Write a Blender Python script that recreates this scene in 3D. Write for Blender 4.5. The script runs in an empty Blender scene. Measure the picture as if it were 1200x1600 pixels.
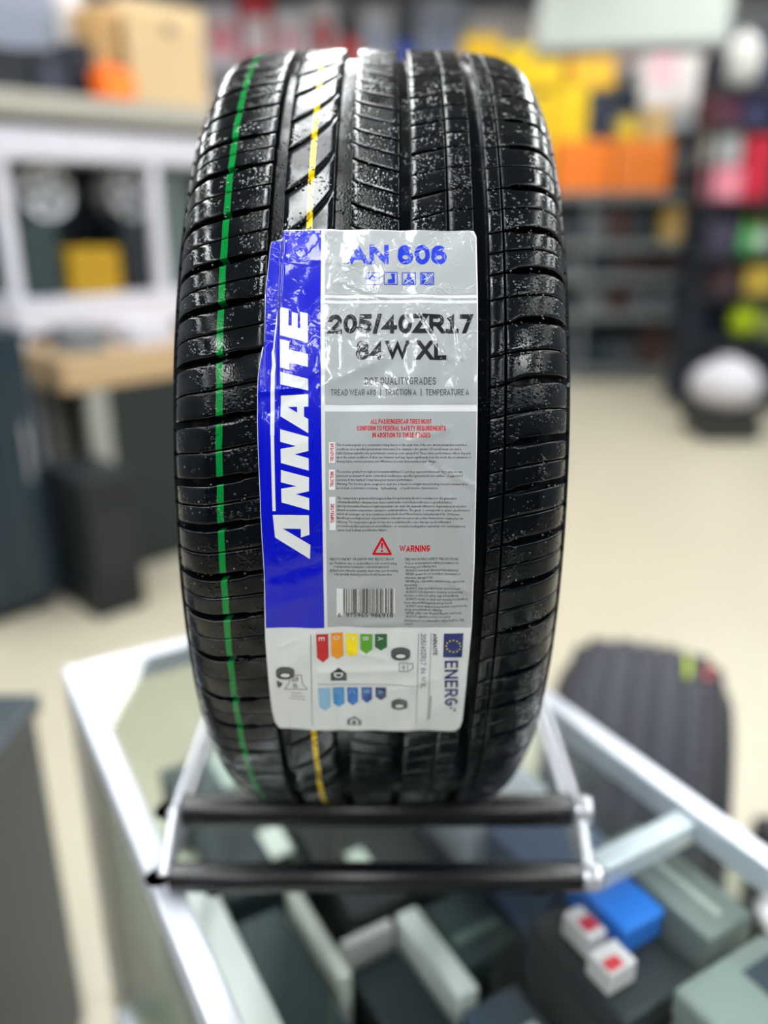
import bpy, bmesh, math, random
import numpy as np
from mathutils import Vector, Matrix

random.seed(7)
sc = bpy.context.scene
col = sc.collection

# ------------------------------------------------------------------ camera
CAM_H = 1.46
PITCH = math.radians(20)
FPX = 1290.0
cam_d = bpy.data.cameras.new('camera')
cam = bpy.data.objects.new('camera', cam_d)
col.objects.link(cam)
cam.location = (0, 0, CAM_H)
cam.rotation_euler = (math.radians(90) - PITCH, 0, 0)
cam_d.sensor_fit = 'VERTICAL'
cam_d.sensor_height = 36
cam_d.lens = FPX / 1600 * 36
cam_d.clip_start = 0.02
cam_d.dof.use_dof = True
cam_d.dof.focus_distance = 0.424
cam_d.dof.aperture_fstop = cam_d.lens / 1000 / 0.0140
sc.camera = cam

# ------------------------------------------------------------------ world, exposure
w = bpy.data.worlds.new('world')
sc.world = w
w.use_nodes = True
w.node_tree.nodes['Background'].inputs[0].default_value = (0.75, 0.85, 1, 1)
w.node_tree.nodes['Background'].inputs[1].default_value = 0.35
sc.view_settings.view_transform = 'Standard'
sc.view_settings.look = 'None'
sc.view_settings.gamma = 1
sc.view_settings.exposure = 0.0
LAMP = 18.0
CEIL = 3.5

# ------------------------------------------------------------------ helpers
def srgb(r, g, b):
    f = lambda c: (c / 255 / 12.92) if c / 255 <= 0.04045 else ((c / 255 + 0.055) / 1.055) ** 2.4
    return (f(r), f(g), f(b), 1)

def mat(name, rgb, rough=0.5, metal=0.0, coat=0.0, noise=0.0, nscale=6.0, spec=0.5, bump=0.0, bscale=80.0):
    m = bpy.data.materials.new(name)
    m.use_nodes = True
    nt = m.node_tree
    b = nt.nodes['Principled BSDF']
    c = srgb(*rgb)
    b.inputs['Base Color'].default_value = c
    b.inputs['Roughness'].default_value = rough
    b.inputs['Metallic'].default_value = metal
    b.inputs['Coat Weight'].default_value = coat
    b.inputs['Specular IOR Level'].default_value = spec
    tc = nt.nodes.new('ShaderNodeTexCoord')
    if noise:
        n = nt.nodes.new('ShaderNodeTexNoise')
        n.inputs['Scale'].default_value = nscale
        n.inputs['Detail'].default_value = 5
        nt.links.new(tc.outputs['Object'], n.inputs['Vector'])
        mx = nt.nodes.new('ShaderNodeMix')
        mx.data_type = 'RGBA'
        mx.inputs[6].default_value = tuple(x * (1 - noise) for x in c[:3]) + (1,)
        mx.inputs[7].default_value = tuple(min(1, x * (1 + noise)) for x in c[:3]) + (1,)
        nt.links.new(n.outputs[0], mx.inputs[0])
        nt.links.new(mx.outputs[2], b.inputs['Base Color'])
    if bump:
        n = nt.nodes.new('ShaderNodeTexNoise')
        n.inputs['Scale'].default_value = bscale
        nt.links.new(tc.outputs['Object'], n.inputs['Vector'])
        bp = nt.nodes.new('ShaderNodeBump')
        bp.inputs['Strength'].default_value = bump
        bp.inputs['Distance'].default_value = 0.002
        nt.links.new(n.outputs[0], bp.inputs['Height'])
        nt.links.new(bp.outputs[0], b.inputs['Normal'])
    return m

_mc = {}
def cm(rgb, rough=0.5, **k):
    key = (rgb, rough, tuple(sorted(k.items())))
    if key not in _mc:
        _mc[key] = mat('surface_%d' % len(_mc), rgb, rough, noise=0.08, **k)
    return _mc[key]

def link(name, me, m=None, parent=None, smooth=False):
    o = bpy.data.objects.new(name, me)
    col.objects.link(o)
    if m is not None and not me.materials:
        me.materials.append(m)
    if smooth:
        me.shade_smooth()
    if parent is not None:
        o.parent = parent
    return o

def tag(o, label=None, cat=None, group=None, kind=None):
    if label: o['label'] = label
    if cat: o['category'] = cat
    if group: o['group'] = group
    if kind: o['kind'] = kind
    return o

def empty(name, loc=(0, 0, 0), rz=0.0):
    o = bpy.data.objects.new(name, None)
    col.objects.link(o)
    o.location = loc
    o.rotation_euler = (0, 0, rz)
    o.empty_display_size = 0.05
    return o

class MB:
    """collects shapes into one mesh"""
    def __init__(s): s.bm = bmesh.new()
    def box(s, x0, y0, z0, x1, y1, z1, bev=0.0, rot=None, seg=2):
        t = bmesh.new()
        bmesh.ops.create_cube(t, size=1)
        for v in t.verts:
            v.co = Vector(((x0 + x1) / 2 + v.co.x * (x1 - x0), (y0 + y1) / 2 + v.co.y * (y1 - y0), (z0 + z1) / 2 + v.co.z * (z1 - z0)))
        if bev:
            bmesh.ops.bevel(t, geom=t.edges[:], offset=bev, segments=seg, profile=0.5, affect='EDGES')
        if rot: bmesh.ops.transform(t, matrix=rot, verts=t.verts)
        s._add(t); return s
    def cyl(s, p0, p1, r0, r1=None, n=24, bev=0.0, cap=True):
        r1 = r0 if r1 is None else r1
        p0 = Vector(p0); p1 = Vector(p1)
        d = p1 - p0
        t = bmesh.new()
        bmesh.ops.create_cone(t, cap_ends=cap, segments=n, radius1=r0, radius2=r1, depth=d.length)
        if bev:
            es = [e for e in t.edges if abs(e.verts[0].co.z - e.verts[1].co.z) < 1e-6]
            bmesh.ops.bevel(t, geom=es, offset=bev, segments=2, profile=0.5, affect='EDGES')
        q = d.to_track_quat('Z', 'Y').to_matrix().to_4x4()
        bmesh.ops.transform(t, matrix=Matrix.Translation((p0 + p1) / 2) @ q, verts=t.verts)
        s._add(t); return s
    def sphere(s, c, r, sx=1, sy=1, sz=1, n=16):
        t = bmesh.new()
        bmesh.ops.create_uvsphere(t, u_segments=n, v_segments=n // 2 + 2, radius=r)
        bmesh.ops.transform(t, matrix=Matrix.Translation(c) @ Matrix.Diagonal((sx, sy, sz, 1)), verts=t.verts)
        s._add(t); return s
    def lathe(s, prof, axis='Z', n=48, c=(0, 0, 0)):
        t = bmesh.new()
        rings = []
        for r, h in prof:
            ring = []
            for k in range(n):
                a = 2 * math.pi * k / n
                if axis == 'Z': p = (r * math.cos(a), r * math.sin(a), h)
                elif axis == 'X': p = (h, r * math.cos(a), r * math.sin(a))
                else: p = (r * math.cos(a), h, r * math.sin(a))
                ring.append(t.verts.new(Vector(p) + Vector(c)))
            rings.append(ring)
        for a, b in zip(rings, rings[1:]):
            for k in range(n):
                t.faces.new((a[k], a[(k + 1) % n], b[(k + 1) % n], b[k]))
        bmesh.ops.recalc_face_normals(t, faces=t.faces)
        s._add(t); return s
    def _add(s, t):
        me = bpy.data.meshes.new('t'); t.to_mesh(me); t.free(); s.bm.from_mesh(me); bpy.data.meshes.remove(me)
    def build(s, name, m, parent=None, smooth=False):
        me = bpy.data.meshes.new(name)
        s.bm.to_mesh(me); s.bm.free()
        o = link(name, me, m, parent)
        if smooth:
            me.shade_auto_smooth(angle=math.radians(40)) if hasattr(me, 'shade_auto_smooth') else smooth_by_angle(me)
        return o

def smooth_by_angle(me, ang=40):
    me.shade_smooth()
    bm = bmesh.new(); bm.from_mesh(me)
    for e in bm.edges:
        if len(e.link_faces) == 2 and e.calc_face_angle(0) > math.radians(ang):
            e.smooth = False
    bm.to_mesh(me); bm.free()

# view geometry, used to find where things stand from measurements on the photo
CP, SP = math.cos(PITCH), math.sin(PITCH)
def ray(px, py):
    x = (px - 600) / FPX; d = (800 - py) / FPX
    return np.array([x, CP + d * SP, -SP + d * CP])
EYE = np.array([0, 0, CAM_H])
def on_z(px, py, Z):
    r = ray(px, py); return EYE + r * ((Z - CAM_H) / r[2])

# ------------------------------------------------------------------ room
floor_m = mat('cream_floor', (188, 180, 159), 0.3, noise=0.03, nscale=1.2)
wall_m = mat('wall_paint', (206, 210, 216), 0.8, noise=0.03)
ceil_m = mat('ceiling_paint', (128, 130, 134), 0.9, noise=0.02)
X0, X1, Y0, Y1 = -4.2, 5.6, -3.6, 9.6
def struct(name, b, m):
    o = MB().box(*b).build(name, m)
    return tag(o, kind='structure')
def floor_tiles():
    f = struct('floor', (X0 - .1, Y0 - .1, -0.12, X1 + .1, Y1 + .1, -0.004), mat('grout', (205, 200, 182), 0.7))
    me = None
    T = 0.8
    i = 0
    nx = int((X1 - X0) / T) + 1; ny = int((Y1 - Y0) / T) + 1
    t = MB().box(0.001, 0.001, -0.004, T - 0.001, T - 0.001, 0, bev=0.0008, seg=1)
    me = bpy.data.meshes.new('tile'); t.bm.to_mesh(me); t.bm.free(); me.materials.append(floor_m)
    for a in range(nx):
        for b in range(ny):
            x, y = X0 + a * T, Y0 + b * T
            if x + T > X1 + .09 or y + T > Y1 + .09: continue
            o = link('tile', me, None, f); o.location = (x, y, 0)
floor_tiles()
struct('ceiling', (X0, Y0, CEIL, X1, Y1, CEIL + .1), ceil_m)
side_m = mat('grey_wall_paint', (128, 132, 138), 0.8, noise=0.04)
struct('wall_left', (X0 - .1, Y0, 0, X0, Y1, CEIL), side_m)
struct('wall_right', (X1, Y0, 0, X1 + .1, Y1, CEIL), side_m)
struct('wall_back', (X0, Y1, 0, X1, Y1 + .1, CEIL), wall_m)
struct('wall_front', (X0, Y0 - .1, 0, X1, Y0, CEIL), mat('dark_wall_paint', (34, 38, 44), 0.8, noise=0.05))
struct('baseboard_back', (X0, Y1 - .015, 0, X1, Y1, .1), cm((90, 92, 95)))

# linear LED luminaires, running away from the viewer
diff_m = bpy.data.materials.new('led_diffuser'); diff_m.use_nodes = True
_b = diff_m.node_tree.nodes['Principled BSDF']
_b.inputs['Base Color'].default_value = (.9, .9, .9, 1)
_b.inputs['Emission Color'].default_value = (.96, .985, 1.0, 1)
_b.inputs['Emission Strength'].default_value = LAMP
white_metal = mat('white_metal', (225, 227, 230), 0.35)
def luminaire(x, y0, y1, label):
    t = empty('ceiling_light', (x, (y0 + y1) / 2, CEIL - .09))
    L = (y1 - y0) / 2
    MB().box(-.15, -L, 0, .15, L, .05, bev=.004).build('housing', white_metal, t)
    MB().box(-.135, -L + .01, -.008, .135, L - .01, 0).build('diffuser', diff_m, t)
    for s in (-1, 1):
        MB().cyl((0, s * L * .8, .05), (0, s * L * .8, .088), .01).build('hanger', white_metal, t)
    tag(t, label, 'ceiling light', 'linear ceiling lights')
rows = [-3.4, -1.85, -.25, 1.85, 3.3, 4.7]
segs = [(-3.2, -1.4), (-.9, 1.0), (1.05, 2.95), (3.4, 5.3), (5.7, 7.6)]
ROWN = ['along the left wall', 'over the white rack', 'straight above the tyre line', 'over the open floor', 'over the aisle to the right', 'along the right wall']
SEGN = ['behind the viewer', 'above the viewer', 'above the bench', 'above the middle of the shop', 'in front of the far shelves']
for i_, rx in enumerate(rows):
    for j_, (a, b) in enumerate(segs):
        luminaire(rx, a, b, 'long white ceiling light ' + ROWN[i_] + ', ' + SEGN[j_])

# ------------------------------------------------------------------ TYRE
CT = np.array([-.0075, .698, CAM_H - .1884])
LEAN = math.radians(.5)
RT = .298
tyre = empty('tyre', (float(CT[0]), float(CT[1]), float(CT[2])))
tyre.rotation_euler = (0, LEAN, 0)
tag(tyre, 'large glossy black car tyre with printed paper label, standing on a black bar stand', 'tyre')

PROF = [(0, .298), (.03, .2979), (.05, .2974), (.07, .2962), (.082, .2944), (.090, .2920), (.097, .2876), (.1025, .281), (.1065, .272),
        (.109, .262), (.1105, .25), (.1105, .238), (.107, .226), (.101, .219), (.094, .2155), (.088, .2145)]
def dense_profile():
    P = np.array(PROF)
    n = len(P)
    out = []
    for i in range(n - 1):
        p0 = P[i - 1] if i > 0 else np.array([-P[1][0], P[1][1]])
        p1, p2 = P[i], P[i + 1]
        p3 = P[i + 2] if i + 2 < n else 2 * P[i + 1] - P[i]
        for k in range(8):
            t = k / 8
            out.append(.5 * ((2 * p1) + (-p0 + p2) * t + (2 * p0 - 5 * p1 + 4 * p2 - p3) * t * t + (-p0 + 3 * p1 - 3 * p2 + p3) * t ** 3))
    out.append(P[-1])
    return np.array(out)
DP = dense_profile()
DQ = np.concatenate([[0], np.cumsum(np.hypot(*np.diff(DP, axis=0).T))])
_tn = np.gradient(DP, axis=0); _tn /= np.hypot(_tn[:, 0], _tn[:, 1])[:, None]
DN = np.stack([-_tn[:, 1], _tn[:, 0]], 1)         # outward normal (x, r)
def prof(q, h=0.0):
    """arc coordinate across the tread -> (x, r) at height h over the surface"""
    a = abs(q)
    x = np.interp(a, DQ, DP[:, 0]) + h * np.interp(a, DQ, DN[:, 0])
    r = np.interp(a, DQ, DP[:, 1]) + h * np.interp(a, DQ, DN[:, 1])
    return (x if q >= 0 else -x), r
def pt(q, v, h=0.0):
    x, r = prof(q, h)
    f = v / RT
    return (x, -r * math.cos(f), r * math.sin(f))

def rubber(name, stripe=None, wet=0.5, spec=.40):
    m = bpy.data.materials.new(name); m.use_nodes = True
    nt = m.node_tree; N = nt.nodes; L = nt.links
    b = N['Principled BSDF']
    tc = N.new('ShaderNodeTexCoord'); tc.object = tyre
    def noise(scale, detail=3, rough=.5):
        n = N.new('ShaderNodeTexNoise'); n.inputs['Scale'].default_value = scale
        n.inputs['Detail'].default_value = detail; n.inputs['Roughness'].default_value = rough
        L.new(tc.outputs['Object'], n.inputs['Vector']); return n
    def ramp(src, a, bb, c0=(0, 0, 0, 1), c1=(1, 1, 1, 1)):
        r = N.new('ShaderNodeValToRGB'); r.color_ramp.elements[0].position = a; r.color_ramp.elements[1].position = bb
        r.color_ramp.elements[0].color = c0; r.color_ramp.elements[1].color = c1
        L.new(src, r.inputs[0]); return r
    big = ramp(noise(38, 4).outputs[0], .42, .60)            # patches where the dressing is thick
    rr = N.new('ShaderNodeMapRange'); L.new(big.outputs[0], rr.inputs[0])
    rr.inputs[3].default_value = .20; rr.inputs[4].default_value = .06
    L.new(rr.outputs[0], b.inputs['Roughness'])
    sr = N.new('ShaderNodeMapRange'); L.new(big.outputs[0], sr.inputs[0]); sr.inputs[3].default_value = spec * .55; sr.inputs[4].default_value = spec * 1.25
    L.new(sr.outputs[0], b.inputs['Specular IOR Level'])
    base = N.new('ShaderNodeMix'); base.data_type = 'RGBA'
    base.inputs[6].default_value = (.0016, .0026, .0038, 1); base.inputs[7].default_value = (.0035, .005, .0068, 1)
    L.new(noise(120, 2).outputs[0], base.inputs[0])
    colr = base.outputs[2]
    if stripe:
        q0, hw, rgb, gaps = stripe
        uv = N.new('ShaderNodeUVMap'); uv.uv_map = 'uv'
        sx = N.new('ShaderNodeSeparateXYZ'); L.new(uv.outputs[0], sx.inputs[0])
        wob = noise(60, 2)
        s1 = N.new('ShaderNodeMath'); s1.operation = 'MULTIPLY_ADD'; L.new(wob.outputs[0], s1.inputs[0]); s1.inputs[1].default_value = .0012; s1.inputs[2].default_value = -.0006
        s2 = N.new('ShaderNodeMath'); s2.operation = 'ADD'; L.new(sx.outputs[0], s2.inputs[0]); L.new(s1.outputs[0], s2.inputs[1])
        s3 = N.new('ShaderNodeMath'); s3.operation = 'SUBTRACT'; L.new(s2.outputs[0], s3.inputs[0]); s3.inputs[1].default_value = q0
        s4 = N.new('ShaderNodeMath'); s4.operation = 'ABSOLUTE'; L.new(s3.outputs[0], s4.inputs[0])
        s5 = N.new('ShaderNodeMath'); s5.operation = 'LESS_THAN'; L.new(s4.outputs[0], s5.inputs[0]); s5.inputs[1].default_value = hw
        worn = ramp(noise(260, 3, .7).outputs[0], gaps, gaps + .07)
        s6 = N.new('ShaderNodeMath'); s6.operation = 'MULTIPLY'; L.new(s5.outputs[0], s6.inputs[0]); L.new(worn.outputs[0], s6.inputs[1])
        mx = N.new('ShaderNodeMix'); mx.data_type = 'RGBA'
        L.new(s6.outputs[0], mx.inputs[0]); L.new(colr, mx.inputs[6]); mx.inputs[7].default_value = srgb(*rgb)
        colr = mx.outputs[2]
    L.new(colr, b.inputs['Base Color'])
    # droplets and grain in the dressing
    v = N.new('ShaderNodeTexVoronoi'); v.inputs['Scale'].default_value = 430; L.new(tc.outputs['Object'], v.inputs['Vector'])
    vr = ramp(v.outputs['Distance'], 0.05, .45, (1, 1, 1, 1), (0, 0, 0, 1))
    mk = ramp(noise(70, 4, .6).outputs[0], .50, .62)
    mm = N.new('ShaderNodeMath'); mm.operation = 'MULTIPLY'; L.new(vr.outputs[0], mm.inputs[0]); L.new(mk.outputs[0], mm.inputs[1])
    gr = noise(900, 2)
    ad = N.new('ShaderNodeMath'); ad.operation = 'MULTIPLY_ADD'; L.new(gr.outputs[0], ad.inputs[0]); ad.inputs[1].default_value = .12; L.new(mm.outputs[0], ad.inputs[2])
    bp = N.new('ShaderNodeBump'); bp.inputs['Strength'].default_value = wet; bp.inputs['Distance'].default_value = .0011
    L.new(ad.outputs[0], bp.inputs['Height']); L.new(bp.outputs[0], b.inputs['Normal'])
    return m
rub = rubber('tyre_rubber', wet=.55)
rub_smooth = rubber('tyre_rubber_groove', wet=.2, spec=.12)
GREEN_Q = -.0775
rub_green = rubber('tyre_rubber_green_line', (-.0785, .0018, (4, 128, 54), .28), wet=.5)
rub_yellow = rubber('tyre_rubber_yellow_line', (-.0335, .0016, (240, 205, 15), .40), wet=.25)

DEPTH = .0065
def grid_mesh(name, rows_q, rows_v, hfun, m):
    """rows_q[i], rows_v[i][j], hfun -> mesh with uv (q, v)"""
    vs = []; uv = []
    ni = len(rows_q); nj = len(rows_v[0])
    for i in range(ni):
        for j in range(nj):
            h = hfun(i, j)
            vs.append(pt(rows_q[i], rows_v[i][j], h)); uv.append((rows_q[i], rows_v[i][j]))
    fs = [(i * nj + j, i * nj + j + 1, (i + 1) * nj + j + 1, (i + 1) * nj + j) for i in range(ni - 1) for j in range(nj - 1)]
    me = bpy.data.meshes.new(name)
    me.from_pydata(vs, [], fs); me.update()
    # outward winding check
    f = me.polygons[len(me.polygons) // 2]
    c = Vector(f.center)
    if f.normal.dot(Vector((0, c.y, c.z))) < 0: me.flip_normals()
    ul = me.uv_layers.new(name='uv')
    for lp in me.loops: ul.data[lp.index].uv = uv[lp.vertex_index]
    me.materials.append(m)
    smooth_by_angle(me, 50)
    return me
EDGE = [(0, -DEPTH), (0.00005, -.0006), (.00022, -.00018), (.0006, 0)]
def block_mesh(q0, q1, flow, fhigh, m, nub=True):
    nq = max(2, int((q1 - q0) / .003)); nv = 6
    qs = [(q0 + a, h) for a, h in EDGE]
    qs += [(q0 + .0006 + (q1 - q0 - .0012) * k / nq, 0) for k in range(1, nq)]
    qs += [(q1 - a, h) for a, h in reversed(EDGE)]
    Q = [a for a, _ in qs]; HQ = [h for _, h in qs]
    V = []; 
    base = [(0, a, h) for a, h in EDGE] + [(k / nv, 0, 0) for k in range(1, nv)] + [(1, -a, h) for a, h in reversed(EDGE)]
    for q in Q:
        lo, hi = flow(q), fhigh(q)
        V.append([lo + (hi - lo) * t + a for t, a, h in base])
    HV = [h for _, _, h in base]
    return grid_mesh('block', Q, V, lambda i, j: min(HQ[i], HV[j]), m)

# pitch sequence (short / medium / long blocks, as real treads vary them)
PL = {'S': .0246, 'M': .0281, 'L': .0316}
vis = list('MLMSLMSMSLLMSMLSM')
rest = []
pool = ['S'] * 22 + ['M'] * 22 + ['L'] * 22
for c in vis: pool.remove(c)
random.shuffle(pool)
seq = vis + pool
tot = sum(PL[c] for c in seq)
CIRC = 2 * math.pi * RT
KS = CIRC / tot
PL = {k: x * KS for k, x in PL.items()}
V_START = -.190
def sip(slope_fn): return slope_fn
def fL(q):   # left shoulder: lines rise towards the middle
    x = q + .0555
    return .20 * max(x, -.030) + .06 * min(0, x + .030) - .0 
def f2(q):   # swoosh across the second rib
    t = (q + .048) / .0275
    return .0275 * (.85 * t + .35 * t ** 3 - .2 * t * (1 - t)) 
def f3(q):
    t = (q + .012) / .026
    return -.0105 * (t ** .8 if t > 0 else 0)
def f4(q): return .0065 * ((q - .0205) / .019)
def f4b(q): return .0068 + .002 * (q - .0405) / .013
def f5(q): return .0022 * (q - .061) / .008
def f6(q):
    t = (q - .070) / .05
    return .0025 + .0115 * (t - .55 * t * t)
def add_pitch_blocks():
    specs = [
        # name, q0, q1, curve, main gap, thin gap, material, halves, phase
        ('shoulder_block', -.1165, -.0552, fL, lambda q: .0042 if q < -.065 else .0022, lambda q: .0007, rub_green, 2, .0),
        ('swoosh_block', -.0480, -.0208, f2, lambda q: .0007 + .0026 * max(0, 1 - (q + .048) / .012) ** 1.2, None, rub_yellow, 1, .3),
        ('center_block', -.0120, .0140, f3, lambda q: .0013, lambda q: .0006, rub, 2, .1),
        ('rib_block', .0205, .0393, f4, lambda q: .0020 if q < .036 else .0012, lambda q: .0006, rub, 2, .2),
        ('narrow_block', .0402, .0535, f4b, lambda q: .0008, lambda q: .0006, rub, 2, .2),
        ('inner_shoulder_block', .0612, .0688, f5, lambda q: .0008, lambda q: .0006, rub, 2, .45),
        ('outer_shoulder_block', .0698, .1165, f6, lambda q: .0040 if q > .074 else .0014, lambda q: .0006, rub, 2, .45),
    ]
    for name, q0, q1, f, g_main, g_thin, m, halves, ph in specs:
        meshes = {}
        for k, p in PL.items():
            if halves == 1:
                meshes[k] = [block_mesh(q0, q1, lambda q: f(q) + g_main(q) / 2, lambda q: f(q) + p - g_main(q) / 2, m)]
            else:
                meshes[k] = [block_mesh(q0, q1, lambda q: f(q) + g_main(q) / 2, lambda q: f(q) + p / 2 - g_thin(q) / 2, m),
                             block_mesh(q0, q1, lambda q: f(q) + p / 2 + g_thin(q) / 2, lambda q: f(q) + p - g_main(q) / 2, m)]
        v = V_START + ph * .028
        for c in seq:
            for me in meshes[c]:
                o = link(name, me, None, tyre)
                # +v turns the block upward along the front of the tyre
                o.rotation_euler = (-v / RT, 0, 0)
            v += PL[c]
add_pitch_blocks()

def ring_mesh(name, pts, m, n=220, parent=tyre):
    """pts: (x, r) list revolved about the tyre's axis"""
    return MB().lathe([(r, x) for x, r in pts], 'X', n).build(name, m, parent, smooth=True)
def carcass():
    pts = []
    for q in np.linspace(-.120, .120, 97):
        d = DEPTH if abs(q) < .104 else DEPTH * max(0, (1 - (abs(q) - .104) / .012))
        # groove floors keep a small radius at the foot of the ribs
        pts.append(prof(q, -d - .00002))
    ring_mesh('carcass', pts, rub_smooth)
    qm = DQ[-1]
    for s in (-1, 1):
        pts = []
        for q in np.linspace(.1162, qm, 40):
            ridge = .0012 if (.118 < q < .1205 or .131 < q < .1325) else 0
            if .121 < q < .128: ridge = .0006
            x, r = prof(q, ridge); pts.append((s * x, r))
        x, r = prof(qm)
        pts += [(s * (x - .010), r - .002), (s * (x - .018), r + .001)]
        # inner liner side
        for q in np.linspace(qm, .11, 14)[1:]:
            x2, r2 = prof(q, -.011); pts.append((s * x2, r2))
        ring_mesh('sidewall', pts, rub_smooth, n=160)
    ring_mesh('inner_liner', [prof(q, -.012) for q in np.linspace(-.111, .111, 40)], rub_smooth, n=120)
    # fine radial fins where the shoulder meets the sidewall, one mesh per side
    for s in (-1, 1):
        mb = bmesh.new()
        for k in range(132):
            v = V_START + k * CIRC / 132 + .005
            for q0, q1, w_ in ((.1160, .127, .0011),):
                P = []
                for dv in (-w_, w_):
                    for h in (-.001, .0011):
                        for q in (q0, q1): P.append(mb.verts.new(pt(s * q, v + dv + (q - q0) * .25, h)))
                for f in ((0, 1, 3, 2), (4, 5, 7, 6), (2, 3, 7, 6), (0, 2, 6, 4), (1, 3, 7, 5)): mb.faces.new([P[i] for i in f])
        bmesh.ops.recalc_face_normals(mb, faces=mb.faces)
        me = bpy.data.meshes.new('f'); mb.to_mesh(me); mb.free()
        tag(link('shoulder_fins', me, rub, tyre), kind='stuff')
carcass()

# vent nubs and beads of dressing on the blocks
water_m = bpy.data.materials.new('dressing_beads'); water_m.use_nodes = True
_b = water_m.node_tree.nodes['Principled BSDF']
_b.inputs['Base Color'].default_value = (.02, .022, .025, 1); _b.inputs['Roughness'].default_value = .04
_b.inputs['Specular IOR Level'].default_value = .9
_n = water_m.node_tree.nodes.new('ShaderNodeTexNoise'); _n.inputs['Scale'].default_value = 300
_p = water_m.node_tree.nodes.new('ShaderNodeBump'); _p.inputs['Strength'].default_value = .2; _p.inputs['Distance'].default_value = .0005
water_m.node_tree.links.new(_n.outputs[0], _p.inputs['Height']); water_m.node_tree.links.new(_p.outputs[0], _b.inputs['Normal'])
RIBS = [(-.107, -.057), (-.047, -.022), (-.011, .013), (.0215, .0385), (.041, .0525), (.062, .068), (.071, .108)]
def beads():
    rnd = random.Random(3)
    bm = bmesh.new()
    tmp = bmesh.new(); bmesh.ops.create_icosphere(tmp, subdivisions=1, radius=1)
    tv = [v.co.copy() for v in tmp.verts]; tf = [[v.index for v in f.verts] for f in tmp.faces]; tmp.free()
    def bead(q, v, r, flat=.5):
        c = Vector(pt(q, v, r * .1)); f = v / RT
        nrm = Vector(pt(q, v, .001)) - Vector(pt(q, v, 0)); nrm.normalize()
        rot = nrm.to_track_quat('Z', 'Y').to_matrix()
        vs = [bm.verts.new(c + rot @ Vector((p.x * r, p.y * r, p.z * r * flat))) for p in tv]
        for fc in tf:
            f2_ = bm.faces.new([vs[i] for i in fc]); f2_.smooth = True
    n = 0
    clus = [(rnd.choice(RIBS), rnd.uniform(-.17, .40)) for _ in range(60)]
    while n < 2600:
        if rnd.random() < .72:
            rb, vc = rnd.choice(clus); v = rnd.gauss(vc, .012)
        else:
            rb = rnd.choice(RIBS); v = rnd.uniform(-.22, .42)
        if rb[0] == -.047 and rnd.random() < .5: continue
        if v < .1 and rnd.random() < .45: continue
        q = rnd.uniform(*rb)
        if rb[0] > .06 and rnd.random() < .3: q = rnd.uniform(.071, .095)
        bead(q, v, rnd.choice((.0003, .0004, .00055, .0008)))
        n += 1
    # a trail of drops across the left shoulder low down
    for k in range(46):
        t = k / 45
        bead(-.108 + .055 * t, -.033 - .018 * math.sin(t * 1.5) + rnd.uniform(-.0006, .0006), rnd.uniform(.0003, .0008))
    me = bpy.data.meshes.new('b'); bm.to_mesh(me); bm.free()
    o = link('dressing_beads', me, water_m, tyre)
    tag(o, 'tiny wet glistening beads on the tread', kind='stuff')
beads()

# ------------------------------------------------------------------ label stuck on the tread
_c, _s = math.cos(LEAN), math.sin(LEAN)
M_IN = np.array([[_c, 0, -_s], [0, 1, 0], [_s, 0, _c]])
def px2sv(px, py):
    r = M_IN @ ray(px, py); o = M_IN @ (EYE - CT)
    rr = RT + .0008
    for _ in range(14):
        a = r[1] ** 2 + r[2] ** 2; b = 2 * (o[1] * r[1] + o[2] * r[2]); cc = o[1] ** 2 + o[2] ** 2 - rr * rr
        t = (-b - math.sqrt(max(b * b - 4 * a * cc, 0))) / 2 / a
        p = o + r * t
        rr = .5 * rr + .5 * (np.interp(abs(p[0]), DP[:90, 0], DP[:90, 1]) + .0008)
    return p[0], math.atan2(p[2], -p[1]) * RT

def smst(a, b, x):
    t = min(1, max(0, (x - a) / (b - a))); return t * t * (3 - 2 * t)
_rw = random.Random(11)
WAV = [(_rw.uniform(-1, 1), _rw.uniform(-1, 1), _rw.uniform(0, 6.3)) for _ in range(10)]
# creases: (u0, v0, u1, v1, height, width)
def _cr(x0, y0, x1, y1, h, wd):
    a = px2sv(x0, y0); b = px2sv(x1, y1); return (a[0], a[1], b[0], b[1], h, wd)
CREASES = [_cr(440, 404, 560, 412, .0005, .0016), _cr(505, 600, 600, 560, .0006, .003), _cr(600, 560, 640, 520, .0004, .003),
           _cr(405, 612, 470, 606, .0006, .0018), _cr(425, 645, 500, 590, -.0005, .003), _cr(690, 735, 742, 760, .0005, .0015),
           _cr(668, 722, 700, 745, -.0005, .0012), _cr(640, 690, 700, 670, .0004, .002), _cr(530, 440, 600, 466, .0005, .0014),
           _cr(560, 560, 640, 600, .0004, .004), _cr(690, 900, 730, 925, .0005, .0016), _cr(640, 880, 690, 960, .0003, .003),
           _cr(500, 1050, 640, 1046, .0006, .003), _cr(520, 1010, 600, 1030, .0004, .002), _cr(560, 975, 700, 968, .0005, .002),
           _cr(636, 1075, 650, 1135, .0006, .003), _cr(440, 1010, 460, 1000, .0004, .002), _cr(600, 900, 530, 925, .0004, .003),
           _cr(655, 480, 700, 560, .0005, .002), _cr(705, 470, 722, 560, .0004, .0016), _cr(560, 470, 545, 520, .0004, .002),
           _cr(600, 1080, 680, 1060, .0004, .003), _cr(450, 700, 480, 690, .0003, .003), _cr(455, 800, 490, 815, .0003, .004),
           _cr(430, 900, 500, 880, -.0004, .004), _cr(425, 950, 490, 930, .0004, .004), _cr(700, 780, 735, 880, .0004, .003)]
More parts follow.
